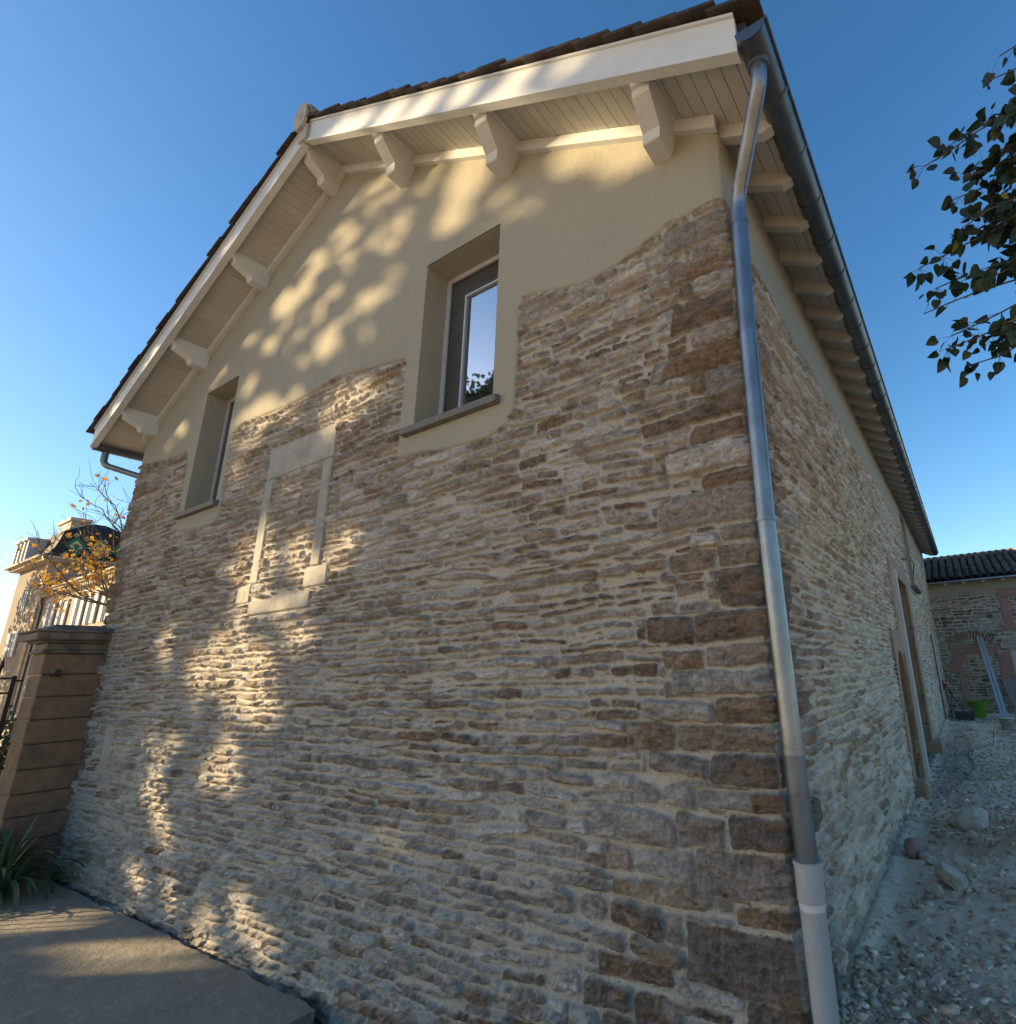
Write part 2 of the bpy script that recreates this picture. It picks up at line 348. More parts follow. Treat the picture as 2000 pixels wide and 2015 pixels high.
PAL = np.array([(.39, .35, .305), (.33, .30, .265), (.46, .43, .39), (.51, .49, .455), (.30, .255, .22), (.36, .30, .25), (.27, .23, .195), (.45, .42, .385), (.57, .55, .515), (.36, .34, .315)])
BRN = np.array([(.255, .185, .13), (.20, .155, .12), (.29, .215, .15), (.19, .16, .135), (.32, .26, .20)])
def wall_field(S, Z, quoin_at=(0.,), soft=1.0, seed=3, hm=.070, wm=.23, brown=None, mort=(.51, .485, .435), inset=(.0065, .018), holes=(), amp=1.0, coarse=None):
    sd, iid, u, v, hw, hh, B = courses(S, Z, seed, hm, .22, wm, .42, inset=inset, soft=soft, coarse=coarse)
    iid = iid.copy(); big = np.zeros(S.shape)
    for qi, c in enumerate(quoin_at):
        rng = np.random.default_rng(77 + qi); z = -3.0; qb = []; t = 0
        while z < 7:
            h = rng.choice([.11, .14, .17, .22, .27], p=[.26, .27, .22, .15, .10]); t ^= 1
            a = rng.uniform(.42, .72) if t else rng.uniform(.2, .36); b = rng.uniform(.2, .32) if t else rng.uniform(.38, .6)
            qb.append((z, h, a, b)); z += h
        sel = np.abs(S - c) < .95; s_, z_, sdq = S[sel], Z[sel], sd[sel]; idq = iid[sel]; bq = big[sel]; uq, vq_, hhq, hwq = u[sel], v[sel], hh[sel], hw[sel]
        ZW = z_ + .03 * fbm(s_ * 1.2, z_ * .5 + qi, 2, 40 + qi); Sq = s_ + .02 * vn(s_ * 6, z_ * 9, 61)
        for j, (z, h, a, b) in enumerate(qb):
            if c < -5: a, b = b, a
            Zq = ZW - .02 * (s_ - c) * (1 if j % 3 else -1) * .5
            near = (Zq > z) & (Zq < z + h); m = near & (Sq > c - a) & (Sq < c + b)
            dout = np.where(near, np.maximum(c - a - Sq, Sq - (c + b)), 1.)
            sdq = np.where(~m & (dout < .06), np.maximum(sdq, .010 - dout), sdq)
            ins = .006 + .008 * rng.random(); rad = .012 + .03 * rng.random()
            uu = Sq - (c + (b - a) / 2); vvq = Zq - (z + h / 2)
            qx = np.abs(uu) - ((a + b) / 2 - ins - rad); qz = np.abs(vvq) - (h / 2 - ins - rad)
            q = np.hypot(np.maximum(qx, 0), np.maximum(qz, 0)) + np.minimum(np.maximum(qx, qz), 0) - rad
            if a > .5 and rng.random() < .45:      # long quoins are sometimes two stones
                jj = c - a * rng.uniform(.45, .6); q = np.maximum(q, .012 - np.abs(Sq - jj))
            sdq = np.where(m, q, sdq); idq = np.where(m, (900001 + j * 7 + qi * 1000) % (len(B) - 1), idq); bq = np.where(m, 1., bq)
            uq = np.where(m, uu, uq); vq_ = np.where(m, vvq, vq_); hhq = np.where(m, h / 2, hhq); hwq = np.where(m, (a + b) / 2, hwq)
        sd[sel] = sdq; iid[sel] = idq; big[sel] = bq; u[sel] = uq; v[sel] = vq_; hh[sel] = hhq; hw[sel] = hwq
    for h_ in holes: sd = np.maximum(sd, .014 - box_sd(S, Z, h_))
    R_ = B[iid]
    off = (R_[..., 3] * 50)
    n1 = fbm(S * 11 + off, Z * 19 + off, 3, 11); n2 = fbm(S * 34 + off, Z * 60, 3, 12); n3 = vn(S * 5 + off * 3, Z * 95 + 6 * n1, 14)
    n4 = vn(S * 22 + off, Z * 34 - off, 71); n5 = vn(S * 60 + off, Z * 80, 72)
    s2 = sd + (.011 * n1 + .005 * n2 + .006 * n4) * soft
    # bedding layers: each stone breaks in thin irregular ledges
    lq = v / .019 + 2.2 * vn(S * 4 + off, Z * 3, 73) + 1.1 * vn(S * 13 + off, Z * 5, 74) + off; ly = np.floor(lq); lf = lq - ly
    le = _h(ly.astype(np.int64), np.floor(S * 9 + ly * .37 + 1.3 * vn(S * 11, Z * 20, 75)).astype(np.int64), 76)
    chip = np.abs(vn(S * 16 + off, Z * 27 + off, 77)); chip2 = np.abs(vn(S * 33 + off, Z * 48, 78))
    ins_ = sstep(.002, -.0075, s2)
    p = .017 + .030 * R_[..., 4] + big * .006
    dome = np.clip(-sd / np.maximum(hh, .02), 0, 1)
    face = p + .012 * np.sqrt(dome) + (R_[..., 5] - .5) * .30 * v + (R_[..., 6] - .5) * .10 * np.clip(u, -.25, .25) + .008 * n1 + .008 * n2 + .0055 * le * (.4 + .6 * R_[..., 9]) + .003 * (lf - .5) - .010 * (1 - chip) ** 4 - .006 * (1 - chip2) ** 4 + .004 * n5
    # chipped facets
    fac = vn(S * 7 + off * 2, Z * 13 + off, 19); face = face + .010 * np.abs(fac) - .004
    m_h = .003 * fbm(S * 9, Z * 9, 3, 23) + .0012 * fbm(S * 70, Z * 70, 2, 24) + .007 * sstep(.03, .0, s2)
    face = face * 1.12 - .001
    H = amp * (m_h * (1 - ins_) + face * ins_)
    # ---- colour of the material itself
    pi = (R_[..., 0] * 9.99).astype(int); col = PAL[pi]
    bi = (R_[..., 1] * 4.99).astype(int)
    if brown is None: brown = np.full(S.shape, .12)
    isb = (R_[..., 2] < brown) ; col = np.where(isb[..., None], BRN[bi], col); col = col * (1 - .12 * big[..., None])
    var = (.92 + .34 * n1 + .30 * n2 + .16 * le)[..., None]; col = col * np.clip(var, .45, 1.7)
    rust = (sstep(.1, .5, fbm(S * 6 + off, Z * 14, 2, 33)) * np.where(isb, .42, .13))[..., None]
    col = col * (1 - rust) + np.array([.24, .13, .06]) * rust
    lime = (sstep(.0, .55, fbm(S * 2.3, Z * 3.1, 3, 37) + .5 * n1 + .12) * .36 + sstep(.30, .55, n2) * .22)[..., None] * (.4 + .6 * (1 - brown[..., None])) * (1 - .75 * big[..., None])
    col = col * (1 - lime) + np.array([.60, .58, .54]) * lime
    mc = np.array(mort) * (1 + .10 * fbm(S * 3, Z * 3, 3, 41) + .07 * fbm(S * 40, Z * 40, 2, 43))[..., None]
    k = ins_[..., None]; C = mc * (1 - k) + col * k
    return H, C, s2
def unroll(S, H, Z, corners=((WB, (0, 1)), (0, (1, 0)))):
    """position on the polyline left side -> gable -> long wall, pushed out by H"""
    X = np.where(S <= WB, WB, np.where(S < 0, S, 0.)); Y = np.where(S <= WB, -(S - WB), np.where(S < 0, 0., S))
    r = .035
    tl = np.clip((S - WB + r) / (2 * r), 0, 1); tr = np.clip((S + r) / (2 * r), 0, 1)
    nx = np.where(S < (WB / 2), -(1 - tl), tr); ny = np.where(S < (WB / 2), -tl, -(1 - tr))
    L = np.hypot(nx, ny); nx = nx / L; ny = ny / L
    cr = .012 * (np.exp(-(S / r) ** 2) + np.exp(-((S - WB) / r) ** 2))      # worn arris
    Hh = H - cr
    return np.stack([X + nx * Hh, Y + ny * Hh, Z], -1)
def dens(fn, a, b):
    out = [a]
    while out[-1] < b: out.append(out[-1] + fn(out[-1]))
    return out
def ds(s):
    if s < 0: return .0062 + .0010 * min(-s, 9.5)
    return .0075 + .0052 * max(s - .3, 0)
def snap(arr, vals):
    a = np.array(arr)
    for v in vals:
        i = np.argmin(np.abs(a - v)); a[i] = v
    return np.unique(a)
sv = dens(ds, WB - .5, YB + .3)
sv = snap(sv, [0, WB]); zv = np.array(dens(lambda z: .0072 if z < 2 else .0085, -2.45, 3.35))
S, Z = np.meshgrid(sv, zv, indexing='ij')
brown = np.clip(.08 + .48 * np.exp(-np.abs(S) / (.75 + .8 * sstep(1., -1.5, Z))) * (S < 0) + .22 * (S > 0) + .3 * np.exp(-np.abs(S - WB) / .5) + .12 * vn(S * .8, Z * .8, 51), .02, .8)
H, C, s2 = wall_field(S, Z, quoin_at=(WB, 0.), brown=brown, holes=NICHE + JAMB, coarse=lambda z: .35 + .95 * sstep(1.0, -1.8, z))
mo = sstep(0, 1.2, S)[..., None]      # long wall: fuller pointing, warmer stone, and colour lifted against its dim light
C = C * (1 - .08 * mo) + np.array([.42, .355, .285]) * .08 * mo
C = C * (1 - (1 - mo) * np.array([-.04, 0., .05]))
C = C * (1 + .40 * mo) * (1 - mo * np.array([0., .08, .20]))  # brighter, warmer stone colour makes up for weak blue skylight on this side
H = H * (1 - .30 * mo[..., 0])
foot = sstep(-1.75, -2.15, Z) * (S < 0)      # lime splashes on the foot of the gable
H = H - .012 * foot * sstep(-.2, .3, fbm(S * 6, Z * 6, 2, 71))
inm = np.zeros(S.shape, bool)
psd = poly_sd(S, Z, PL) + .006 * fbm(S * 5, Z * 5, 2, 90)
H = np.where(psd < 0, np.minimum(H, .012), H)
Sc = (S[:-1, :-1] + S[1:, 1:]) / 2; Zc = (Z[:-1, :-1] + Z[1:, 1:]) / 2
keep = psd[:-1, :-1] > -.06
for b in (DOOR, ARCH, LWIN, WIN[0], WIN[1]):
    if b is ARCH:
        cx = (b[0] + b[1]) / 2; rx = (b[1] - b[0]) / 2
        keep &= ~((np.abs(Sc - cx) < rx) & (Zc < b[3] - .40 + .40 * np.sqrt(np.clip(1 - ((Sc - cx) / rx) ** 2, 0, 1))))
    else: keep &= ~((Sc > b[0]) & (Sc < b[1]) & (Zc > b[2]) & (Zc < b[3]))
for b in NICHE + JAMB: keep &= ~((Sc > b[0] + .02) & (Sc < b[1] - .02) & (Zc > b[2] + .02) & (Zc < b[3] - .02))
grid_obj('rubble_wall', unroll(S, H, Z), keep, C, M_stone, barn)
# ---- plaster skin
ps = snap(dens(lambda s: .02 if s < 1 else .02 + .01 * s, WB - .5, YB + .3), [0, WB] + [w for b in WIN + [LWIN] for w in b[:2]])
pz = snap(dens(lambda z: .016 if z < 3.2 else .05, 1.35, ZTOP + .1), [w for b in WIN + [LWIN] for w in b[2:]])
S, Z = np.meshgrid(ps, pz, indexing='ij')
psd = poly_sd(S, Z, PL) + .005 * fbm(S * 4, Z * 4, 2, 90)
H = .026 + .0022 * fbm(S * 1.6, Z * 1.6, 3, 95) - .05 * sstep(-.022, .02, psd)
Sc = (S[:-1, :-1] + S[1:, 1:]) / 2; Zc = (Z[:-1, :-1] + Z[1:, 1:]) / 2
keep = psd[:-1, :-1] < .03
gab = (Sc > WB) & (Sc < 0); keep &= ~gab | (Zc < ZTOP - SL * np.abs(Sc - XR) + .02); keep &= gab | (Zc < ZSOF + .03)
for b in WIN + [LWIN]: keep &= ~((Sc > b[0]) & (Sc < b[1]) & (Zc > b[2]) & (Zc < b[3]))
grid_obj('plaster', unroll(S, H, Z), keep, None, M_plaster, barn)
def reveal_g(b, y0=-.026, y1=.30):      # plastered reveals of the window openings
    mb = MB()
    x0, x1, z0, z1 = b
    for q in (((x0, y0, z0), (x0, y0, z1), (x0, y1, z1), (x0, y1, z0)), ((x1, y0, z0), (x1, y1, z0), (x1, y1, z1), (x1, y0, z1)), ((x0, y0, z1), (x1, y0, z1), (x1, y1, z1), (x0, y1, z1)), ((x0, y0, z0), (x0, y1, z0), (x1, y1, z0), (x1, y0, z0))): mb.add(q, [(0, 1, 2, 3)])
    mb.build('window_reveal', M_plaster, barn)
for b in WIN: reveal_g(b)
mb = MB()
y0, y1, z0, z1 = LWIN
for q in (((.026, y0, z0), (-.3, y0, z0), (-.3, y0, z1), (.026, y0, z1)), ((.026, y1, z0), (.026, y1, z1), (-.3, y1, z1), (-.3, y1, z0)), ((.026, y0, z1), (-.3, y0, z1), (-.3, y1, z1), (.026, y1, z1)), ((.026, y0, z0), (.026, y1, z0), (-.3, y1, z0), (-.3, y0, z0))): mb.add(q, [(0, 1, 2, 3)])
mb.build('window_reveal', M_plaster, barn)
# inner shell (back of the walls, other two sides, floor, dark rooms behind the windows)
mb = MB()
def wall_g(x0, x1, z0, z1): mb.box((x0, .30, z0), (x1, .42, z1))
mb.box((WB + .02, .42, -2.4), (WB + .14, YB, 3.7)); mb.box((WB + .02, YB - .1, -2.4), (-.02, YB, 3.66))
xs = [WB + .02, WIN[1][0] - .0, WIN[1][1], WIN[0][0], WIN[0][1], -.32]
for i in range(5):
    if i in (1, 3):
        wall_g(xs[i], xs[i + 1], -2.4, 2.14); wall_g(xs[i], xs[i + 1], 3.87, soff((xs[i] + xs[i + 1]) / 2) - .45)
    else: wall_g(xs[i], xs[i + 1], -2.4, min(soff(xs[i]), soff(xs[i + 1])) - .05)
ys = [.42, DOOR[0], DOOR[1], LWIN[0], LWIN[1], YB - .1]
for i in range(5):
    if i == 3: mb.box((-.42, ys[i], -2.4), (-.30, ys[i + 1], 1.6)); mb.box((-.42, ys[i], 3.36), (-.30, ys[i + 1], 3.6))
    else: mb.box((-.44 - .01 * i, ys[i], -2.4), (-.32 - .01 * i, ys[i + 1], 3.6))
mb.box((WB + .2, .5, 1.72), (-.5, YB - .2, 1.9))
mb.build('inner_wall', mat('interior', (.5, .48, .44), .9, noise=[(2, (.42, .4, .36), .4, .7)]), barn)
# ---- dressed stones of the blocked opening
for k, b in enumerate(NICHE):
    mb = MB(); n = 1
    mb.box((b[0] + .003, -.022 - .004 * (k % 3), b[2] + .004), (b[1] - .003, .06, b[3] - .004), bev=.012)
    mb.build(('lintel', 'jamb', 'jamb', 'jamb_foot', 'jamb_foot', 'sill_stone', 'dressed_block')[k], M_ashlar, barn)
for k, b in enumerate(JAMB):
    mb = MB()
    xin = -.32 if k in (0, 1, 4) else -.2
    yb0, yb1 = b[0], b[1]
    zc = b[2]; hs = [.62, .48, .7, .55, .66]
    j = 0
    if k in (0, 1):
        while zc < b[3] - .05:
            z2 = min(zc + hs[j % 5], b[3]); mb.box((xin, yb0 + .002 * (j % 2), zc + .002), (.035 + .006 * ((j + k) % 2), yb1 - .002 * ((j + 1) % 2), z2 - .004), bev=.01); zc = z2; j += 1
    elif k == 3:      # arch stone with a round soffit
        cx = (ARCH[0] + ARCH[1]) / 2; rx = .40; pts = [(.036, b[0], b[3]), (.036, b[0], ARCH[3] - .4)]
        for i in range(13):
            a = math.pi * (1 - i / 12); pts.append((.036, cx + rx * math.cos(a), ARCH[3] - .4 + .4 * math.sin(a)))
        pts += [(.036, b[1], ARCH[3] - .4), (.036, b[1], b[3])]
        mb.prism(pts, (-.3, 0, 0))
    else: mb.box((xin, yb0, b[2]), (.033, yb1, b[3] - .003), bev=.01)
    mb.build(('door_jamb', 'door_jamb', 'door_pier', 'door_arch', 'door_lintel')[k], M_sand, barn)
mb = MB(); mb.box((-.3, 5.36, -1.80), (.17, 5.66, -1.46), bev=.03); mb.build('door_plinth', M_sand, barn)
mb = MB(); mb.box((-.3, 9.11, -1.80), (.19, 9.68, -1.44), bev=.03); mb.build('door_plinth', M_sand, barn)
mb = MB(); mb.box((-.08, 6.45, -1.72), (.06, 6.77, .10), bev=.006); mb.build('door_pier', M_sand, barn)
mb = MB(); mb.box((-.06, 6.66, -1.70), (.105, 6.74, 1.40), bev=.006); mb.build('white_post', M_white, barn)
mb = MB(); mb.box((-.31, 6.80, -1.74), (-.27, 9.13, 1.41), bev=.004); mb.box((-.31, 5.6, -1.74), (-.27, 6.44, .14), bev=.004); mb.build('door', mat('old_door', (.13, .10, .075), .8, noise=[(9, (.08, .06, .05), .4, .7)], stretch=(1, 6, .4)), barn)
# small zinc pipe on the far long wall and the loose cable
mb = MB(); mb.tube([(.07, 14.45, .66), (.07, 14.45, -1.75)], .035, 8); mb.build('drainpipe', M_zinc, barn)
mb = MB(); mb.tube(bez([(.04, 9.1, 1.96), (.22, 9.7, 1.98), (.12, 10.5, 1.82)]), .012, 6); mb.build('cable', M_dark, barn)
# ---- windows
def window(b, nm='window'):
    x0, x1, z0, z1 = b; y = .225
    e = empty(nm, ((x0 + x1) / 2, y, z0)); e.parent = barn; e.location = Vector(((x0 + x1) / 2, y, z0 + ZO)) - wloc(barn)
    m = MB()
    t = .05
    m.box((x0, y, z0), (x0 + t, y + .07, z1)); m.box((x1 - t, y, z0), (x1, y + .07, z1)); m.box((x0 + t, y, z1 - t), (x1 - t, y + .07, z1)); m.box((x0 + t, y, z0), (x1 - t, y + .07, z0 + t))
    m.build('frame', M_frame, e)
    m = MB(); a = t + .004; y2 = y + .018; t2 = .016
    m.box((x0 + t, y2, z0 + t), (x0 + t + t2, y2 + .05, z1 - t)); m.box((x1 - t - t2, y2, z0 + t), (x1 - t, y2 + .05, z1 - t)); m.box((x0 + t + t2, y2, z1 - t - .03), (x1 - t - t2, y2 + .05, z1 - t)); m.box((x0 + t + t2, y2, z0 + t), (x1 - t - t2, y2 + .05, z0 + t + t2))
    m.build('gasket', M_dark, e)
    s0, s1, q0, q1 = x0 + t + t2, x1 - t - t2, z0 + t + t2, z1 - t - .03; y3 = y + .02; wL, wT, wR = .19, .19, .05
    m = MB(); m.box((s0, y3, q0), (s0 + wL, y3 + .05, q1)); m.box((s1 - wR, y3, q0), (s1, y3 + .05, q1)); m.box((s0 + wL, y3, q1 - wT), (s1 - wR, y3 + .05, q1)); m.box((s0 + wL, y3, q0), (s1 - wR, y3 + .05, q0 + .06))
    m.build('sash', M_sash, e)
    m = MB(); a0, a1, b0, b1 = s0 + wL, s1 - wR, q0 + .06, q1 - wT; g = .014
    m.box((a0 - .002, y3 - .006, b0), (a0 + g, y3 + .03, b1)); m.box((a1 - g, y3 - .006, b0), (a1 + .002, y3 + .03, b1)); m.box((a0 + g, y3 - .006, b1 - g), (a1 - g, y3 + .03, b1 + .002)); m.box((a0 + g, y3 - .006, b0), (a1 - g, y3 + .03, b0 + g)); m.build('glazing_bead', M_frame, e)
    m = MB(); m.box((a0 + g, y3 + .012, b0 + g), (a1 - g, y3 + .018, b1 - g)); m.build('pane', M_glass, e)
    m = MB()      # pale curtain / blind inside, drawn to one side
    for i in range(9):
        xx = s0 + .02 + i * .012; m.box((xx, y + .16 + .012 * (i % 2), q0), (xx + .012, y + .166 + .012 * (i % 2), q1))
    m.build('curtain', mat('curtain', (.55, .55, .53), .9), e)
    # sloping sill slab with drip
    m = MB(); p0 = (x0 - .11, x1 + .085)
    m.prism([(p0[0], -.085, z0 - .095), (p0[0], -.085, z0 - .035), (p0[0], .23, z0 + .004), (p0[0], .23, z0 - .07), (p0[0], -.02, z0 - .10), (p0[0], -.055, z0 - .10)], (p0[1] - p0[0], 0, 0))
    m.build('sill', M_sill, e)
for b in WIN: window(b)
e = empty('window', (0, 11.3, 1.6)); e.parent = barn; e.location = Vector((-.22, 11.35, 1.62 + ZO)) - wloc(barn)
m = MB(); y0, y1, z0, z1 = LWIN
m.box((-.29, y0, z0), (-.22, y0 + .06, z1)); m.box((-.29, y1 - .06, z0), (-.22, y1, z1)); m.box((-.29, y0 + .06, z1 - .06), (-.22, y1 - .06, z1)); m.box((-.29, y0 + .06, z0), (-.22, y1 - .06, z0 + .06)); m.build('frame', M_frame, e)
m = MB(); m.box((-.26, y0 + .06, z0 + .06), (-.254, y1 - .06, z1 - .06)); m.build('pane', M_glass, e)
m = MB(); m.prism([(.14, y0 - .06, z0 - .09), (.14, y0 - .06, z0 - .03), (-.22, y0 - .06, z0 + .004), (-.22, y0 - .06, z0 - .08)][::-1], (0, y1 - y0 + .14, 0)); m.build('sill', M_sill, e)
# ---- roof: soffit boards, bargeboards, frieze boards, brackets, rafters, tiles
OV, XE = .50, .40             # gable overhang, eave overhang
T_DECK = .022
def P2(x, lift=0.0, y=0.0): 
    """point on the roof underside, lifted along the vertical"""
    return (x, y, soff(x) + lift)
cs = 1 / math.hypot(1, SL)
for side, name in ((1, 'soffit'), (-1, 'soffit')):
    m = MB(); L = (XE - XR) if side > 0 else (XR - (WB - .38)); n = int(L / cs / .118) + 1; step = L / n
    for i in range(n):
        xa = XR + side * (i * step + .0022); xb = XR + side * ((i + 1) * step - .0022)
        dz = .0015 * random.uniform(-1, 1)
        q = [P2(xa, dz), P2(xb, dz), P2(xb, T_DECK), P2(xa, T_DECK)]
        if side < 0: q = q[::-1]
        m.prism([(p[0], -OV + .012, p[2]) for p in q][::-1], (0, YB + OV + .3, 0))
    m.build(name, M_soffit, barn)
    m = MB()          # roof deck above the boards
    xa, xb = XR, XR + side * (L + .0)
    q = [P2(xa, T_DECK), P2(xb, T_DECK), P2(xb, .20), P2(xa, .20)]
    if side < 0: q = q[::-1]
    m.prism([(p[0], -OV + .012, p[2]) for p in q][::-1], (0, YB + OV + .3, 0)); m.build('roof_deck', M_dark, barn)
XB0, XB1 = WB - .36, .345
def barge(xa, xb, name='bargeboard'):
    m = MB(); f = 1 if xb > xa else -1
    lo, hi = -.075, .215
    q = [(xa, -OV - .028, soff(xa) + lo), (xb, -OV - .028, soff(xb) + lo), (xb, -OV - .028, soff(xb) + hi), (xa, -OV - .028, soff(xa) + hi)]
    if f < 0: q = q[::-1]
    m.prism(q, (0, .036, 0))
    # moulding strip along the lower edge and a capping strip under the tiles
    q = [(xa, -OV - .040, soff(xa) + lo - .012), (xb, -OV - .040, soff(xb) + lo - .012), (xb, -OV - .040, soff(xb) + lo + .018), (xa, -OV - .040, soff(xa) + lo + .018)]
    if f < 0: q = q[::-1]
    m.prism(q, (0, .075, 0))
    q = [(xa, -OV - .045, soff(xa) + hi - .012), (xb, -OV - .045, soff(xb) + hi - .012), (xb, -OV - .045, soff(xb) + hi + .012), (xa, -OV - .045, soff(xa) + hi + .012)]
    if f < 0: q = q[::-1]
    m.prism(q, (0, .05, 0))
    return m.build(name, M_white, barn)
barge(XR + .012, XB1); barge(XR - .012, XB0)
for (xa, xb) in ((XR, .02), (XR, WB - .02)):
    m = MB(); f = 1 if xb > xa else -1
    q = [(xa, -.075, soff(xa) - .115), (xb, -.075, soff(xb) - .115), (xb, -.075, soff(xb) - .004), (xa, -.075, soff(xa) - .004)]
    if f < 0: q = q[::-1]
    m.prism(q, (0, .05, 0)); m.build('frieze_board', M_white, barn)
def bracket(x, side, w=.135, tilt=.0, dep=.26):
    m = MB(); n = Vector((side * .46, 0, -.0)) ; 
    z = soff(x) + .0
    # profile in (y, depth)
    prof = [(.02, 0), (.02, dep), (-.205, dep - .012), (-.215, dep - .02), (-.238, dep - .075), (-.42, .118), (-.43, .105), (-.437, .078), (-.462, .07), (-.475, .055), (-.475, 0)]
    pts0 = []; pts1 = []
    for (yy, d) in prof:
        tx = -side * tilt * d
        pts0.append((x - w / 2 + tx, yy, soff(x - w / 2) - d - .001 if d == 0 else z - d)); pts1.append((x + w / 2 + tx, yy, soff(x + w / 2) - .001 if d == 0 else z - d))
    n_ = len(prof); m.add(pts0 + pts1, [tuple(range(n_)), tuple(range(2 * n_ - 1, n_ - 1, -1))] + [(i, i + n_, (i + 1) % n_ + n_, (i + 1) % n_) for i in range(n_)])
    m.build('roof_bracket', M_white, barn)
for x, side, tl in ((-.33, 1, .25), (-1.86, 1, .45), (-3.37, 1, .45), (-4.86, 1, .3), (-6.38, -1, .0), (-7.80, -1, .0), (-9.12, -1, .0)): bracket(x, side, tilt=tl, dep=.30 if x > -4 else .27)
y = .02; k = 0
while y < YB:
    m = MB(); q = [(-.04, y, soff(-.04) - .002), (-.04, y, soff(-.04) - .115), (.30, y, soff(.30) - .115), (.375, y, soff(.375) - .06), (.375, y, soff(.375) - .002)]
    m.prism(q[::-1], (0, .075, 0)); m.build('rafter_end', M_raft, barn); y += .475
y = .1
while y < 2.2:
    m = MB(); q = [(WB - .35, y, soff(WB - .35) - .002), (WB - .35, y, soff(WB - .35) - .07), (WB + .03, y, soff(WB + .03) - .11), (WB + .03, y, soff(WB + .03) - .002)]
    m.prism(q[::-1], (0, .075, 0)); m.build('rafter_end', M_raft, barn); y += .475
# tiles: overlapping rows running the length of the roof, verge tiles jittered
m = MB(); rt = random.Random(5)
for side in (1, -1):
    L = ((XE + .07) - XR) if side > 0 else (XR - (WB - .50)); n = 21; st = L / n
    for i in range(n):
        xa = XR + side * (i * st - .03); xb = XR + side * ((i + 1) * st + .035)
        for j in range(3):
            y0 = (-OV - .085 + rt.uniform(-.012, .012)) if j == 0 else (-.33 if j == 1 else .0); y1 = -.335 if j == 0 else (-.005 if j == 1 else YB + .3)
            dz = rt.uniform(-.006, .006) if j < 2 else 0
            th = .024; up = .040
            q = [(xa, y0, soff(xa) + .228 + dz), (xb, y0, soff(xb) + .228 + up + dz), (xb, y0, soff(xb) + .228 + up + th + dz), (xa, y0, soff(xa) + .228 + th + .006 + dz)]
            if side < 0: q = q[::-1]
            m.prism(q, (0, y1 - y0, 0))
m.build('roof_tiles', M_tile, barn)
m = MB()
for k in range(42):
    y0 = -OV - .09 + k * .455; pts = []; pin = []
    for i in range(9):
        a = math.pi * (i / 8) * 1.16 - .25; rr = .155 + (.012 if k % 1 == 0 else 0)
        pts.append((XR + rr * math.cos(a), y0, ZTOP + .24 + rr * math.sin(a) * .95))
    for i in range(9):
        a = math.pi * (1 - i / 8) * 1.16 - .25 if False else math.pi * ((8 - i) / 8) * 1.16 - .25; rr = .135
        pin.append((XR + rr * math.cos(a), y0, ZTOP + .24 + rr * math.sin(a) * .95))
    n_ = 18; P = pts + pin; Q = [(p[0], p[1] + .47, p[2] + (-.006)) for p in P]
    m.add(P + Q, [(i, i + 1, 17 - i - 1, 17 - i)[::-1] for i in range(8)] + [(i, (i + 1) % 18, (i + 1) % 18 + 18, i + 18) for i in range(18)], False)
m.build('ridge_tiles', mat('old_ridge', (.17, .13, .10), .9, noise=[(7, (.30, .27, .22), .5, .7)], bump=[(30, .004)]), barn)
m = MB(); c = (XR - .06, -OV - .105, ZTOP + .26); pts = []
for i in range(20):
    a = 2 * math.pi * i / 20; pts.append((c[0] + .135 * math.cos(a), c[1], c[2] + .20 * math.sin(a)))
m.prism(pts, (0, .035, 0)); m.box((XR - .09, -OV - .07, ZTOP - .10), (XR + .07, -OV + .0, ZTOP + .12), bev=.008)
m.build('ridge_cap', mat('cap_mortar', (.40, .37, .30), .9, noise=[(9, (.26, .23, .18), .45, .7)], bump=[(25, .006)]), barn)
# ---- gutters and downpipe
def half_gutter(x, z, r, y0, y1, name='gutter', ymax=18):
    m = MB(); n = 14; ys_ = [y0, y1]
    out = []; 
    prof = [(r * math.cos(a), r * math.sin(a)) for a in [math.pi + math.pi * i / n for i in range(n + 1)]]
    prin = [(.965 * a, .965 * b) for a, b in prof][::-1]
    P = prof + prin; k = len(P)
    vs = [(x + a, y0, z + b) for a, b in P] + [(x + a, y1, z + b) for a, b in P]
    m.add(vs, [(i, (i + 1) % k, (i + 1) % k + k, i + k)[::-1] for i in range(k)], True)
    m.add([(x + a, y0 - .003, z + b) for a, b in prof] + [(x + a, y0 + .004, z + b) for a, b in prof], [tuple(range(n + 1)), tuple(range(2 * n + 1, n, -1))] + [(i, i + n + 1, i + n + 2, i + 1) for i in range(n)])
    m.tube([(x + r + .006, y0, z + .004), (x + r + .006, y1, z + .004)], .011, 8)
    g = m.build(name, M_gut, barn)
    yy = y0 + .43; 
    while yy < min(y1, ymax):
        mm = MB(); p2 = [(1.07 * a, 1.07 * b) for a, b in prof]
        vs = [(x + a, yy, z + b) for a, b in p2] + [(x + a, yy + .022, z + b) for a, b in p2] + [(x + a, yy, z + b) for a, b in prof] + [(x + a, yy + .022, z + b) for a, b in prof]
        q = n + 1; mm.add(vs, [(i, i + q, i + q + 1, i + 1) for i in range(n)] + [(i, i + 1, i + 1 + 2 * q, i + 2 * q) for i in range(n)] + [(i + q, i + 3 * q, i + 1 + 3 * q, i + 1 + q) for i in range(n)], False)
        mm.build('gutter_strap', M_gut, g); yy += .475
    return g
half_gutter(.435, 3.495, .088, -.57, YB - .15)
half_gutter(WB - .40, 3.50, .075, -.50, YB - .2, ymax=1.5)
dp = empty('downpipe', (.1, -.04, -1.6)); dp.parent = barn; dp.location = Vector((.1, -.04, -1.6 + ZO)) - wloc(barn)
m = MB(); m.tube(bez([(.425, -.40, 3.44), (.42, -.40, 3.29), (.12, -.05, 2.90), (.112, -.04, 2.70)]), .047, 16); m.tube([(.425, -.40, 3.44), (.423, -.40, 3.385)], .062, 16)
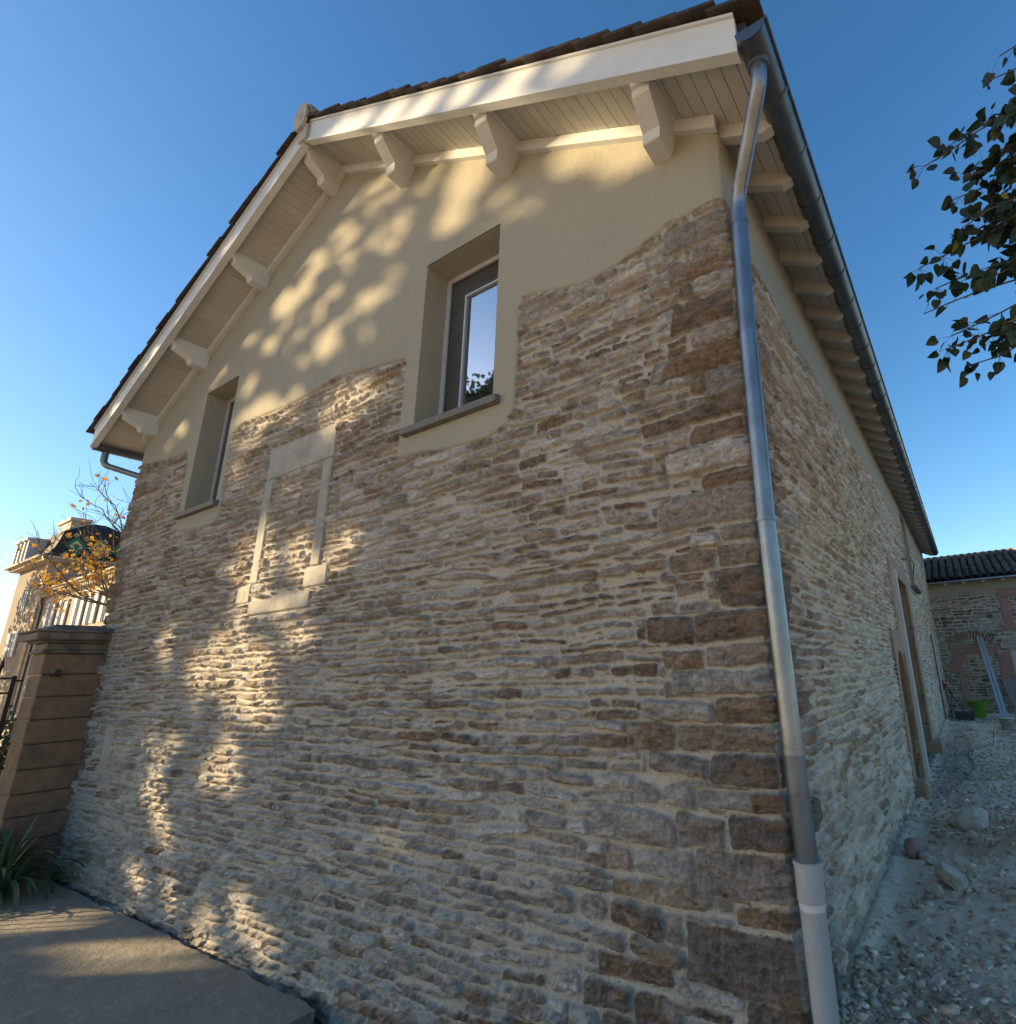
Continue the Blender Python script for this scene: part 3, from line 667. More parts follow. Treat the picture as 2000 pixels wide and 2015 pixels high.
m.tube([(.36, -.33, 3.215), (.345, -.313, 3.195)], .0495, 16); m.build('swan_neck', M_zinc, dp)
m = MB(); pp = [(.112, -.04, 2.76), (.09, -.04, 1.9), (.083, -.04, .76), (.092, -.04, .1), (.10, -.04, -.4), (.112, -.04, -.90)]
m.tube(pp, .05, 18); 
for z_, x_ in ((2.73, .111), (.76, .083), (-.40, .10)): m.tube([(x_, -.04, z_ + .014), (x_, -.04, z_ - .014)], .0545, 18)
m.tube([(.111, -.04, 2.80), (.111, -.04, 2.70)], .0525, 18)
m.build('zinc_pipe', M_zinc, dp)
m = MB(); m.tube([(.10, -.04, -.415), (.112, -.04, -.90)], .0515, 18); m.build('slate_pipe', mat('dark_zinc', (.14, .165, .195), .42, .75, noise=[(6, (.07, .085, .10), .4, .7)], bump=[(12, .001)]), dp)
m = MB(); m.tube([(.113, -.04, -.86), (.113, -.04, -1.02)], .062, 20); m.tube([(.113, -.04, -1.03), (.132, -.04, -2.1)], .0555, 20); m.tube([(.113, -.04, -.862), (.113, -.04, -.875)], .066, 20); m.build('plastic_pipe', M_pvc, dp)
m = MB(); m.tube([(.113, -.04, -1.022), (.113, -.04, -1.05)], .0575, 20); m.build('pipe_clip', M_frame, dp)
m = MB(); m.tube(bez([(WB - .42, -.34, 3.44), (WB - .42, -.34, 3.24), (WB - .07, .16, 3.06), (WB - .09, .22, 2.7)]), .045, 12); m.tube([(WB - .09, .22, 2.72), (WB - .09, .22, -2.2)], .045, 12); m.build('downpipe', M_zinc, barn)
#@@PART2
# ================================================================== far wing of the yard
YF = 18.3
wing = empty('tiled_wing', (2.5, YF, -1.8), 'low stone wing with dark canal tile roof closing the yard behind the barn', 'building')
fs = np.arange(-.35, 6.2, .016); fz = np.arange(-1.95, 2.12, .016); S, Z = np.meshgrid(fs, fz, indexing='ij')
FB = [(.36, 1.66, .13, .40), (.42, .72, -.12, .13), (.16, .60, -.42, -.12), (.46, .66, -1.5, -.42), (1.60, 1.92, -.02, .16), (1.62, 1.98, -.66, -.02), (1.94, 3.2, 1.86, 2.14), (1.98, 2.22, 1.0, 1.86), (2.95, 3.2, 1.0, 1.86), (1.9, 3.3, .84, 1.0), (2.0, 3.1, -1.9, .22)]
H, C, s2 = wall_field(S, Z, quoin_at=(), seed=12, hm=.088, wm=.24, brown=np.full(S.shape, .35), mort=(.50, .43, .33), inset=(.010, .024), holes=FB, amp=.7)
C = np.where((s2 < 0)[..., None], C * .62, C); 
arc = np.hypot(S - .93, Z + .42); ang = np.arctan2(Z + .42, S - .93)
ring = (arc > 1.03) & (arc < 1.25) & (np.abs(ang - math.pi / 2) < .62); vj = np.abs(((ang * 1.14) % .085) - .0425) * 1.0
C = np.where((ring & (vj < .030))[..., None], np.array([.16, .10, .075]) * (1 + .3 * vn(np.floor(ang * 1.14 / .085), 0 * ang, 8))[..., None], np.where(ring[..., None], np.array([.43, .36, .27]), C)); H = np.where(ring, .006 + .01 * (vj < .03), H)
keep = np.ones((len(fs) - 1, len(fz) - 1), bool); Sc = (S[:-1, :-1] + S[1:, 1:]) / 2; Zc = (Z[:-1, :-1] + Z[1:, 1:]) / 2
for b in FB: keep &= ~((Sc > b[0] + .02) & (Sc < b[1] - .02) & (Zc > b[2] + .02) & (Zc < b[3] - .02))
grid_obj('rubble_wall', np.stack([S, YF - H, Z], -1), keep, C, M_stone, wing)
mb = MB(); mb.box((-.3, YF - .028, 1.98), (6.2, YF + .3, 2.52)); mb.build('plaster_band', M_plaster, wing)
for k, b in enumerate(FB[:10]):
    mb = MB(); mb.box((b[0], YF - .03 - .002 * k, b[2]), (b[1], YF + .15, b[3] - .003), bev=.01); mb.build(('lintel', 'jamb_stone', 'jamb_stone', 'jamb_stone', 'jamb_stone', 'jamb_stone', 'window_lintel', 'window_jamb', 'window_jamb', 'window_sill')[k], M_red if k not in (3,) else M_sand, wing)
mb = MB(); mb.box((2.22, YF + .1, 1.0), (2.95, YF + .14, 1.86)); mb.build('window_pane', M_glass, wing)
mb = MB()
for a, b in (((2.22, YF + .05, 1.0), (2.28, YF + .13, 1.86)), ((2.89, YF + .05, 1.0), (2.95, YF + .13, 1.86)), ((2.28, YF + .05, 1.8), (2.89, YF + .13, 1.86)), ((2.28, YF + .05, 1.0), (2.89, YF + .13, 1.06))): mb.box(a, b)
mb.build('window_frame', M_white, wing)
mb = MB(); mb.box((2.0, YF + .02, -1.9), (2.12, YF + .2, .22)); mb.box((2.98, YF + .02, -1.9), (3.1, YF + .2, .22)); mb.box((2.12, YF + .02, .12), (2.98, YF + .2, .22)); mb.build('door_frame', mat('grey_frame', (.42, .46, .50), .6, noise=[(6, (.36, .4, .43), .4, .7)]), wing)
mb = MB(); mb.box((2.12, YF + .10, -1.9), (2.98, YF + .14, .12)); mb.build('door', M_dark, wing)
mb = MB(); mb.box((-.3, YF + .31, -1.9), (6.2, YF + .4, 2.5)); mb.box((6.1, YF + .4, -1.9), (6.2, YF + 7, 2.5)); mb.box((-.3, YF + .4, -1.9), (-.2, YF + 7, 2.5)); mb.build('inner_wall', M_plaster, wing)
for k in range(12):
    x = -.03 + k * .54; mb = MB(); mb.prism([(x, YF - .36, 2.36), (x, YF - .36, 2.43), (x, YF + .02, 2.56), (x, YF + .02, 2.44)], (.085, 0, 0)); mb.build('rafter_end', M_white, wing)
mb = MB(); mb.prism([(-.42, YF - .40, 2.445), (-.42, YF - .40, 2.47), (-.42, YF + 3.3, 3.75), (-.42, YF + 7, 2.5), (-.42, YF + 7, 2.4), (-.42, YF + 3.3, 3.62)], (6.8, 0, 0)); mb.build('roof_deck', M_tile, wing)
mb = MB(); mb.box((-.30, YF - .50, 2.41), (6.4, YF - .40, 2.475), bev=.02); mb.build('gutter', M_zinc, wing)
mb = MB(); rt = random.Random(3); sl = Vector((0, 3.7, 1.29)).normalized()
for cset in (0, 1):
    for i in range(29):
        x = -.38 + i * .23 + (0 if cset else .115)
        for j in range(11):
            p0 = Vector((x + rt.uniform(-.012, .012), YF - .42, 2.49)) + sl * (j * .36) + Vector((0, 0, .045 if cset else .0)); 
            L = .42; r0 = .098 * (1 if cset else .95); r1 = .078; up = Vector((0, 0, 1)); vs = []
            dd = (sl + Vector((rt.uniform(-.02, .02), 0, .045))).normalized()
            for (t_, r) in ((0, r0), (L, r1)):
                for q in range(9):
                    a = math.pi * q / 8; c = p0 + dd * t_; s_ = 1 if cset else -1
                    vs.append(c + Vector((r * math.cos(a), 0, s_ * r * .85 * math.sin(a))))
                for q in range(9):
                    a = math.pi * (8 - q) / 8; c = p0 + dd * t_; s_ = 1 if cset else -1; rr = r - .014
                    vs.append(c + Vector((rr * math.cos(a), 0, s_ * rr * .85 * math.sin(a))))
            mb.add(vs, [(q, (q + 1) % 18, (q + 1) % 18 + 18, q + 18) for q in range(18)] + [(q, 17 - q, 16 - q, q + 1) for q in range(8)], False)
mb.build('canal_tiles', mat('canal_tile', (.13, .08, .05), .9, noise=[(2.2, (.05, .04, .033), .4, .6), (14, (.30, .25, .19), .56, .72)], spec=.1, bump=[(25, .006)]), wing)
mb = MB()
for j in range(17):
    mb.tube([(-.4 + j * .40, YF + 3.3, 3.79), (-.4 + j * .40 + .43, YF + 3.3, 3.81)], [.12, .10], 12)
mb.build('ridge_tiles', mat('pale_ridge', (.30, .22, .16), .9, noise=[(8, (.42, .36, .28), .45, .7)]), wing)

# ================================================================== things left in the yard
def gz(x, y): return float(ground_z(np.array([[float(x)]]), np.array([[float(y)]]))[0, 0])
def lathe(mb, c, prof, n=24, mi=0, smooth=True):
    vs = [(c[0] + r * math.cos(2 * math.pi * k / n), c[1] + r * math.sin(2 * math.pi * k / n), c[2] + z) for r, z in prof for k in range(n)]
    mb.add(vs, [(i * n + k, i * n + (k + 1) % n, (i + 1) * n + (k + 1) % n, (i + 1) * n + k) for i in range(len(prof) - 1) for k in range(n)], smooth, mi); return mb
x, y = .80, 16.6; z = gz(x, y) + .01
t = empty('rubber_bucket', (x, y, z), 'bright green flexible builder bucket in front of the far stone wing', 'bucket')
mg = mat('green_rubber', (.13, .27, .035), .6, noise=[(6, (.09, .19, .03), .45, .7), (20, (.30, .30, .22), .6, .72)])
mb = MB(); lathe(mb, (x, y, z), [(.001, 0), (.19, 0), (.20, .02), (.265, .44), (.275, .445), (.275, .455), (.255, .455), (.19, .03), (.001, .03)]); mb.build('tub', mg, t)
for s_ in (-1, 1):
    mb = MB(); mb.tube(bez([(x + s_ * .265, y - .09, z + .44), (x + s_ * .28, y - .08, z + .54), (x + s_ * .28, y + .08, z + .54), (x + s_ * .265, y + .09, z + .44)]), .013, 8); mb.build('handle', mg, t)
x, y = 1.36, 13.5; z = gz(x, y) + .005
t = empty('plaster_pail', (x, y, z), 'dirty white plastic pail with a wire handle at the foot of the rails', 'pail')
mp = mat('white_plastic', (.55, .56, .55), .5, noise=[(9, (.36, .35, .32), .45, .7)])
mb = MB(); lathe(mb, (x, y, z), [(.001, 0), (.125, 0), (.15, .24), (.160, .24), (.160, .262), (.145, .262), (.12, .02), (.001, .02)]); mb.build('tub', mp, t)
mb = MB(); mb.tube([(x + .158 * math.cos(a), y - .02 - .15 * math.sin(a), z + .23 - .11 * math.sin(a)) for a in [math.pi * i / 14 for i in range(15)]], .004, 6); mb.build('handle', M_dark, t)
mr = mat('bright_aluminium', (.62, .62, .60), .4, .4, noise=[(5, (.5, .56, .64), .4, .7)])
for k, (dx, lab) in enumerate(((0, 'left one of two long aluminium rails leaning on the far wall'), (.10, 'right one of two long aluminium rails leaning on the far wall'))):
    a = Vector((1.36 + dx * .9, 15.6, gz(1.36, 15.6) + .01)); b = Vector((1.17 + dx, YF - .09, .66 - .02 * k)); d = (b - a); side = Vector((1, 0, 0)); nn = d.cross(side).normalized()
    mb = MB(); w = .038; h = .022
    for (o0, o1, n0, n1) in ((-w, w, -h, -h + .005), (-w, -w + .012, -h, h), (w - .012, w, -h, h), (-.006, .006, -h, h * .6)):
        mb.add([a + side * o + nn * q for o, q in ((o0, n0), (o1, n0), (o1, n1), (o0, n1))] + [b + side * o + nn * q for o, q in ((o0, n0), (o1, n0), (o1, n1), (o0, n1))], [(3, 2, 1, 0), (4, 5, 6, 7), (0, 1, 5, 4), (1, 2, 6, 5), (2, 3, 7, 6), (3, 0, 4, 7)])
    o = mb.build('aluminium_rail', mr, None, tuple(a)); prop(o, lab, 'rail', 'aluminium rails leaning on the far wall')
x, y = .50, 14.9; z = gz(x, y)
t = empty('tool_crate', (x, y, z), 'open black plastic crate on the dirt before the green bucket', 'crate')
mb = MB(); mb.box((x - .2, y - .14, z), (x + .2, y + .14, z + .015)); 
for a, b in (((x - .2, y - .14, z + .016), (x + .2, y - .125, z + .22)), ((x - .2, y + .125, z + .016), (x + .2, y + .14, z + .22)), ((x - .2, y - .124, z + .016), (x - .185, y + .124, z + .22)), ((x + .185, y - .124, z + .016), (x + .2, y + .124, z + .22))): mb.box(a, b)
for k in range(5): mb.box((x - .18 + k * .08, y - .15, z + .03), (x - .15 + k * .08, y - .139, z + .18))
mb.build('crate_body', mat('black_plastic', (.03, .032, .036), .5), t)
mb = MB(); mb.tube(bez([(x - .15, y, z + .21), (x - .15, y, z + .33), (x + .15, y, z + .33), (x + .15, y, z + .21)]), .012, 8); mb.build('handle', mat('grey_plastic', (.2, .21, .23), .5), t)
def blob(c, r, seed, sub=3, amp=.25, flat=1., rz=0.):
    import bmesh
    bm = bmesh.new(); bmesh.ops.create_icosphere(bm, subdivisions=sub, radius=1)
    P = np.array([v.co[:] for v in bm.verts]); F = [[v.index for v in f.verts] for f in bm.faces]; bm.free()
    n = fbm(P[:, 0] * 1.3 + seed * 7.1, P[:, 1] * 1.3 + P[:, 2] * 1.7, 3, seed) * amp + fbm(P[:, 0] * 4 + P[:, 2] * 3 + seed, P[:, 1] * 4 - P[:, 2] * 3, 2, seed + 1) * amp * .35
    P = P * (1 + n)[:, None]; rgb_ = np.random.default_rng(seed)
    for _ in range(9):
        nn = rgb_.normal(size=3); nn /= np.linalg.norm(nn); dd = P @ nn; lim = rgb_.uniform(.55, .85); P = P - np.maximum(dd - lim, 0)[:, None] * nn[None] * .9
    P = P * np.array(r)[None]; c_, s_ = math.cos(rz), math.sin(rz)
    P = np.stack([P[:, 0] * c_ - P[:, 1] * s_, P[:, 0] * s_ + P[:, 1] * c_, P[:, 2]], -1) + np.array(c)[None]
    return P, F
mb = MB()
for k, (c, r) in enumerate((((.22, 15.9, 0), (.20, .16, .14)), ((.34, 15.75, .06), (.14, .12, .10)), ((.12, 15.8, .02), (.12, .1, .08)))):
    P, F = blob((c[0], c[1], gz(c[0], c[1]) + .11 + c[2]), r, 50 + k, 3, .3); mb.add(P, F, True)
o = mb.build('rubbish_bag', mat('crumpled_bag', (.45, .46, .48), .5, noise=[(7, (.04, .04, .045), .48, .56)], bump=[(20, .02)]), None, (.22, 15.9, -1.7)); prop(o, 'crumpled black and white plastic bag beside the barn end', 'bag')
t = empty('hose_reel', (.14, 15.0, gz(.14, 15.0)), 'thin hose with red fitting hanging in loops at the far barn end', 'hose')
mb = MB(); z = gz(.14, 15.0)
mb.tube(bez([(.16, 14.3, z + .02), (.2, 15.0, z + .1), (.12, 15.1, z + .62), (.16, 14.9, z + .98), (.26, 14.9, z + .66), (.34, 15.1, z + .46)]), .014, 8); mb.build('hose', M_dark, t)
mb = MB(); mb.tube([(.12 + .13 * math.sin(a), 15.05 - .02 * math.cos(3 * a), z + .55 + .22 * math.cos(a)) for a in [2 * math.pi * i / 24 for i in range(25)]], .009, 6); mb.build('loop', mat('brown_hose', (.12, .08, .06), .6), t)
mb = MB(); mb.tube([(.10, 14.98, z + .78), (.10, 14.98, z + 1.02)], .035, 10); mb.tube([(.04, 14.98, z + .93), (.2, 14.98, z + .90)], .02, 8); mb.build('fitting', mat('red_plastic', (.30, .03, .03), .5), t)
a = Vector((1.93, 17.2, gz(1.9, 17.2))); b = Vector((1.72, YF - .06, -.62))
mb = MB(); mb.prism([a + Vector((-.15, 0, 0)), a + Vector((.17, 0, 0)), b + Vector((.17, 0, 0)), b + Vector((-.15, 0, 0))], (0, .03, .01)); o = mb.build('leaning_board', mat('weathered_board', (.26, .24, .22), .9, noise=[(5, (.18, .165, .15), .4, .7)], stretch=(3, 1, .3)), None, tuple(a)); prop(o, 'weathered grey board leaning on the wall right of the rails', 'board')
mb = MB(); mb.box((.9, 15.3, gz(1.0, 15.2) + .01), (1.0, 16.1, gz(1.0, 15.2) + .04), M=None); o = mb.build('timber_offcut', mat('pale_timber', (.38, .33, .26), .85, noise=[(8, (.3, .25, .19), .4, .7)]), None, (.95, 15.4, -1.7)); prop(o, 'short pale timber offcut lying near the green bucket', 'timber')
mb = MB(); mb.box((.95, 17.4, gz(1.3, 17.4) + .01), (1.7, 17.47, gz(1.3, 17.4) + .07)); o = mb.build('timber_batten', M_white, None, (1.2, 17.4, -1.7)); prop(o, 'white batten lying along the foot of the far wall', 'batten')
mb = MB(); pts = []
for i in range(40):
    u = i / 39; xx = .42 + .55 * u + .12 * math.sin(u * 9); yy = 6.2 + 5.4 * u + .3 * math.sin(u * 6); pts.append((xx, yy, gz(xx, yy) + .012 + (.22 * math.sin((u - .82) / .18 * math.pi) if u > .82 else 0)))
mb.tube(pts, .006, 6); o = mb.build('cable', M_dark, None, pts[0]); prop(o, 'thin dark cable snaking over the dirt and arching up near the pail', 'cable')
# rocks
RK = [(.62, 3.95, (.20, .26, .13), .3, 'largest pale boulder half sunk in the dirt near the plinths', None), (.50, 2.35, (.10, .17, .09), .5, 'long pale worn stone lying lengthways in the middle of the dirt', None),
      (.20, 3.05, (.09, .15, .09), -.3, 'reddish brown stone against the foot of the long wall', None), (.74, 4.35, (.10, .09, .06), .9, 'pinkish stone just behind the largest boulder', None),
      (.34, 2.75, (.055, .06, .045), .2, 'small white stone between the reddish stone and the long one', None), (.28, 2.92, (.05, .05, .04), 1.2, 'small white stone touching the reddish stone', None),
      (.78, 3.28, (.05, .06, .045), .2, 'small pale stone in front of the largest boulder', None), (.64, 3.42, (.06, .07, .05), .2, 'broken corner piece at the foot of the largest boulder', None),
      (.38, 2.15, (.07, .09, .05), .4, 'grey stone beside the long worn stone', None), (.62, 1.25, (.05, .035, .02), .4, 'flat white stone lying near the grey plastic pipe', None),
      (.95, 2.2, (.05, .04, .025), .9, 'flat pale flake at the right edge of the dirt', None)]
for k, (x, y, r, rz, lab, g) in enumerate(RK):
    P, F = blob((x, y, gz(x, y) + r[2] * .45), r, 11 + k * 3, 4 if k < 2 else 3, .22, 1, rz); mb = MB(); mb.add(P, F, True)
    o = mb.build('rock', M_rock if k not in (2, 3) else M_red, None, (x, y, gz(x, y))); prop(o, lab, 'rock', 'stones lying on the dirt')
import bmesh
bm = bmesh.new(); bmesh.ops.create_icosphere(bm, subdivisions=1, radius=1); IP = np.array([v.co[:] for v in bm.verts]); IF = np.array([[v.index for v in f.verts] for f in bm.faces]); bm.free()
rg = np.random.default_rng(4)
IP = np.array([(x, y, z) for z in (-1., 1.) for y in (-1., 1.) for x in (-1., 1.)]) * .72; IF = np.array([(0, 2, 3), (0, 3, 1), (4, 5, 7), (4, 7, 6), (0, 1, 5), (0, 5, 4), (2, 6, 7), (2, 7, 3), (0, 4, 6), (0, 6, 2), (1, 3, 7), (1, 7, 5)])
def gravel(n, fx, name, smin, smax):
    xy = fx(n); n = len(xy); s_ = smin + (smax - smin) * rg.random(n) ** 3.2
    zz = ground_z(xy[:, 0], xy[:, 1]); A = rg.random((n, 3)); sc_ = s_[:, None] * np.stack([.8 + .9 * A[:, 0], .7 + .5 * A[:, 1], .35 + .4 * A[:, 2]], -1)
    P = IP[None] * (1 + .75 * (rg.random((n, len(IP), 3)) * 2 - 1)) * sc_[:, None, :]
    th = rg.random(n) * 6.28; c_, q_ = np.cos(th)[:, None], np.sin(th)[:, None]
    tl = (rg.random((n, 1)) - .5) * .8
    X = P[..., 0] * c_ - P[..., 1] * q_; Y = P[..., 0] * q_ + P[..., 1] * c_; Zp = P[..., 2] + X * tl
    V = np.stack([X + xy[:, :1], Y + xy[:, 1:], Zp + zz[:, None] + s_[:, None] * .12 + ZO], -1).reshape(-1, 3)
    F = (IF[None] + (np.arange(n) * len(IP))[:, None, None]).reshape(-1, 3)
    me = bpy.data.meshes.new(name); me.vertices.add(len(V)); me.vertices.foreach_set('co', V.ravel()); me.loops.add(F.size); me.loops.foreach_set('vertex_index', F.ravel().astype(np.int32))
    me.polygons.add(len(F)); me.polygons.foreach_set('loop_start', np.arange(0, F.size, 3, dtype=np.int32)); me.polygons.foreach_set('loop_total', np.full(len(F), 3, np.int32)); me.update(calc_edges=True)
    pal = np.array([(.62, .49, .36), (.54, .40, .28), (.78, .66, .51), (.44, .29, .19), (.58, .42, .28), (.36, .25, .17)])
    c = pal[rg.integers(0, 6, n)] * (.8 + .4 * rg.random((n, 1))); c4 = np.ones((n, len(IP), 4)); c4[..., :3] = c[:, None, :]
    a = me.color_attributes.new('tone', 'FLOAT_COLOR', 'POINT'); a.data.foreach_set('color', c4.ravel())
    o = link(name, me, M_gravel); o['kind'] = 'stuff'; return o
def yard(n):
    y = .15 + 17.5 * rg.random(n) ** 1.9; x = .06 + 2.2 * rg.random(n) ** 1.15
    k = fbm(x * 1.4, y * 1.1, 3, 21) > -.45 + .6 * rg.random(n) - .12 * np.minimum(x, 1.5) * 2 + .12 * (x < .45); return np.stack([x, y], -1)[k]
def strip(n): return np.stack([-3.3 + 3.2 * rg.random(n), -.75 + .72 * rg.random(n)], -1)
def foot(n): return np.stack([-3.3 - 6.0 * rg.random(n), -.03 - .05 * rg.random(n)], -1)
o = gravel(17000, yard, 'gravel', .003, .027); prop(o, 'loose stones and rubble scattered over the yard dirt', 'gravel')
o = gravel(7000, strip, 'gravel', .005, .034); prop(o, 'grey gravel between the paving edge and the gable foot', 'gravel')
o = gravel(700, foot, 'debris', .006, .024); prop(o, 'dark crumbs filling the crack along the paving edge', 'debris')

# ================================================================== gate pillar, gate, plants
t = empty('gate_pillar', (-9.36, -.33, -2.18), 'tan sandstone gate pillar with projecting cap beside the barn', 'pillar')
mb = MB(); zc = -2.3; zs = [-1.98, -1.72, -1.45, -1.20, -.93, -.64, -.36, -.09, .18, .44]
for i, z in enumerate(zs):
    j = .004 * (i % 3); mb.box((-9.62 + j, -.60 + j, zc + .004), (-9.11 - j * .6, -.008, z - .006), bev=.012); zc = z
mb.build('shaft', mat('shaded_sandstone', (.27, .16, .09), .9, noise=[(4, (.15, .10, .065), .42, .66), (12, (.19, .125, .08), .5, .7), (25, (.30, .21, .14), .6, .8)], bump=[(14, .008), (80, .003)]), t)  # sandstone with the pillar's shade put into a darker base colour
mb = MB(); mb.box((-9.60, -.58, -2.25), (-9.13, -.03, .44)); mb.build('joint_core', M_dark, t)
mb = MB(); mb.box((-9.66, -.64, .442), (-9.07, -.006, .475), bev=.01); mb.box((-9.62, -.60, .476), (-9.11, -.007, .57), bev=.012); mb.box((-9.68, -.66, .572), (-9.05, -.005, .60), bev=.01)
mb.box((-9.76, -.74, .602), (-8.99, -.004, .70), bev=.014); mb.box((-9.78, -.76, .702), (-8.97, -.003, .725), bev=.006)
mb.prism([(-9.70, -.68, .727), (-9.05, -.68, .727), (-9.05, -.01, .727), (-9.70, -.01, .727)], (0, 0, .001)); mb.add([(-9.70, -.68, .727), (-9.05, -.68, .727), (-9.05, -.01, .727), (-9.70, -.01, .727), (-9.6, -.56, .80), (-9.14, -.56, .80), (-9.14, -.02, .80), (-9.6, -.02, .80)], [(0, 1, 5, 4), (1, 2, 6, 5), (2, 3, 7, 6), (3, 0, 4, 7), (4, 5, 6, 7)])
mb.build('cap', mat('weathered_cap', (.22, .17, .125), .9, noise=[(6, (.10, .085, .07), .42, .65), (30, (.3, .27, .22), .62, .8)], bump=[(20, .008)]), t)
mb = MB(); mb.box((-9.095, -.47, .16), (-9.05, -.43, .24)); mb.box((-9.07, -.52, .15), (-9.05, -.42, .175)); mb.build('hook', M_dark, t)
M_iron = mat('rusty_iron', (.035, .025, .025), .6, .3, noise=[(20, (.10, .045, .03), .5, .7)])
def gate(y0, y1, x, nm, lab):
    t = empty(nm, (x, (y0 + y1) / 2, -2.15), lab, 'gate'); lo, hi = -2.08, .15
    mb = MB()
    for y in (y0, y1): mb.box((x - .022, y - .022, lo), (x + .022, y + .022, hi + .03))
    for z in (hi, hi - .18, -1.1, lo + .05): mb.box((x - .018, min(y0, y1) + .023, z - .012), (x + .018, max(y0, y1) - .023, z + .012))
    for z, dy in ((hi - .03, .05), (-1.6, .05)): mb.box((x - .012, y0 + .023, z - .012), (x + .012, y0 + .09, z + .012))
    mb.build('frame', M_iron, t)
    n = int(abs(y1 - y0) / .135)
    for i in range(1, n):
        y = y0 + (y1 - y0) * i / n; mb = MB(); mb.tube([(x, y, lo + .07), (x, y, hi + .12)], .0095, 6)
        mb.tube([(x, y, hi + .08), (x, y, hi + .12), (x, y, hi + .14), (x, y, hi + .17), (x, y, hi + .27)], [.010, .014, .026, .020, .001], 6); mb.build('bar', M_iron, t)
gate(-.70, -2.6, -9.66, 'iron_gate', 'rusty wrought iron gate with spear tips swung open beside the sandstone pillar')
def strap_plant(c, n, L, seed, lab):
    rr = random.Random(seed); mb = MB()
    for i in range(n):
        a = rr.uniform(0, 2 * math.pi); l = L * rr.uniform(.6, 1.15); w = rr.uniform(.016, .03); tilt = rr.uniform(.25, 1.15); dr = rr.uniform(.5, 1.5)
        p = Vector(c) + Vector((rr.uniform(-.1, .1), rr.uniform(-.1, .1), 0)); d = Vector((math.cos(a), math.sin(a), 0)); s_ = Vector((-d.y, d.x, 0)); pts = []; th = math.pi / 2 - tilt * .45
        vs = []; fc = []; K = 9
        for k in range(K + 1):
            u = k / K; ww = w * (.6 + .8 * u) * (1 - u ** 3) + .0008
            fold = Vector((0, 0, -.35 * ww)); vs += [p - s_ * ww + fold * -1, p, p + s_ * ww + fold * -1]
            p = p + (d * math.cos(th) + Vector((0, 0, math.sin(th)))) * (l / K); th -= dr * tilt * .22 * (1 + u)
        for k in range(K):
            b = k * 3; fc += [(b, b + 1, b + 4, b + 3), (b + 1, b + 2, b + 5, b + 4)]
        mb.add(vs, fc, True)
    o = mb.build('strap_leaf_plant', mat('strap_leaf', (.085, .13, .06), .42, noise=[(4, (.14, .19, .10), .45, .7), (30, (.05, .08, .03), .55, .8)]), None, c); prop(o, lab, 'plant', 'strap leaved plants at the gate pillar')
strap_plant((-8.62, -.62, -2.2), 80, 1.0, 1, 'clump of long strap leaves arching out beside the pillar foot')
strap_plant((-8.95, -.95, -2.2), 70, .95, 2, 'strap leaved clump farther out in front of the gate hinge')

# ================================================================== chateau beyond
K = 1.5
def sc(p): return (CX + (p[0] - CX) * K, CY + (p[1] - CY) * K, p[2] * K)
def sbox(mb, a, b, **k): return mb.box(sc(a), sc(b), **k)
ch = empty('mansion_tower', sc((-42.5, 7.5, -1.47)), 'tall stone mansion pavilion with mansard roof of glazed diamond tiles', 'building')
M_cst = mat('mansion_stone', (.19, .15, .105), .9, noise=[(.5, (.17, .14, .105), .42, .62), (3, (.14, .115, .09), .5, .75), (14, (.32, .27, .2), .6, .8)], bump=[(5, .03)], stretch=(1, 1, 2.5))
M_cdk = mat('mansion_rubble', (.30, .25, .20), .9, noise=[(6, (.20, .165, .13), .42, .65), (20, (.42, .36, .28), .58, .75)], bump=[(8, .04)], stretch=(1, .5, 3))
M_cor = mat('pale_cornice', (.33, .28, .21), .85, noise=[(2, (.24, .20, .15), .4, .7)])
M_sh = mat('far_white_paint', (.46, .46, .45), .6, noise=[(1.5, (.34, .34, .34), .4, .7)])
mb = MB(); sbox(mb, (-45, 5.65, -1.47), (-40, 9.6, 6.45)); mb.build('wall', [M_cdk], ch)
mb = MB(); sbox(mb, (-45.01, 5.62, -1.45), (-40.5, 5.70, 6.44)); mb.build('front_facing', M_cst, ch)
mb = MB(); z = -1.4
while z < 6.3: sbox(mb, (-40.5, 5.60, z), (-39.97, 6.05 if int(z * 2) % 2 else 6.25, z + .43)); z += .45
mb.build('quoins', M_sand, ch)
mb = MB(); sbox(mb, (-45.5, 5.25, 6.46), (-39.6, 9.9, 6.60)); sbox(mb, (-45.7, 5.05, 6.601), (-39.4, 10.05, 6.72)); mb.build('cornice', M_cor, ch)
# mansard: curved lower slopes then a shallow hip
M_r0 = mat('glazed_dark_tile', (.028, .022, .018), .7, spec=.15, noise=[(8, (.06, .05, .045), .45, .7)]); M_r1 = mat('glazed_green_tile', (.03, .12, .06), .6, spec=.2, noise=[(9, (.05, .12, .08), .4, .7)]); M_r2 = mat('glazed_yellow_tile', (.60, .46, .20), .6, spec=.2, noise=[(9, (.42, .34, .15), .4, .7)])
prof = [(0, 6.72), (.22, 6.92), (.42, 7.25), (.56, 7.65), (.68, 8.15), (.72, 8.30)]
mb = MB(); rings = []
for ins, z in prof: rings.append([(-45.5 + ins, 5.25 + ins, z), (-39.6 - ins, 5.25 + ins, z), (-39.6 - ins, 9.9 - ins, z), (-45.5 + ins, 9.9 - ins, z)])
rings.append([(-43.6, 7.3, 9.15), (-41.6, 7.3, 9.15), (-41.6, 7.9, 9.15), (-43.6, 7.9, 9.15)])
vs = [sc(p) for r in rings for p in r]; mb.add(vs, [(i * 4 + k, i * 4 + (k + 1) % 4, (i + 1) * 4 + (k + 1) % 4, (i + 1) * 4 + k) for i in range(len(rings) - 1) for k in range(4)] + [(24, 25, 26, 27)], False, 0)
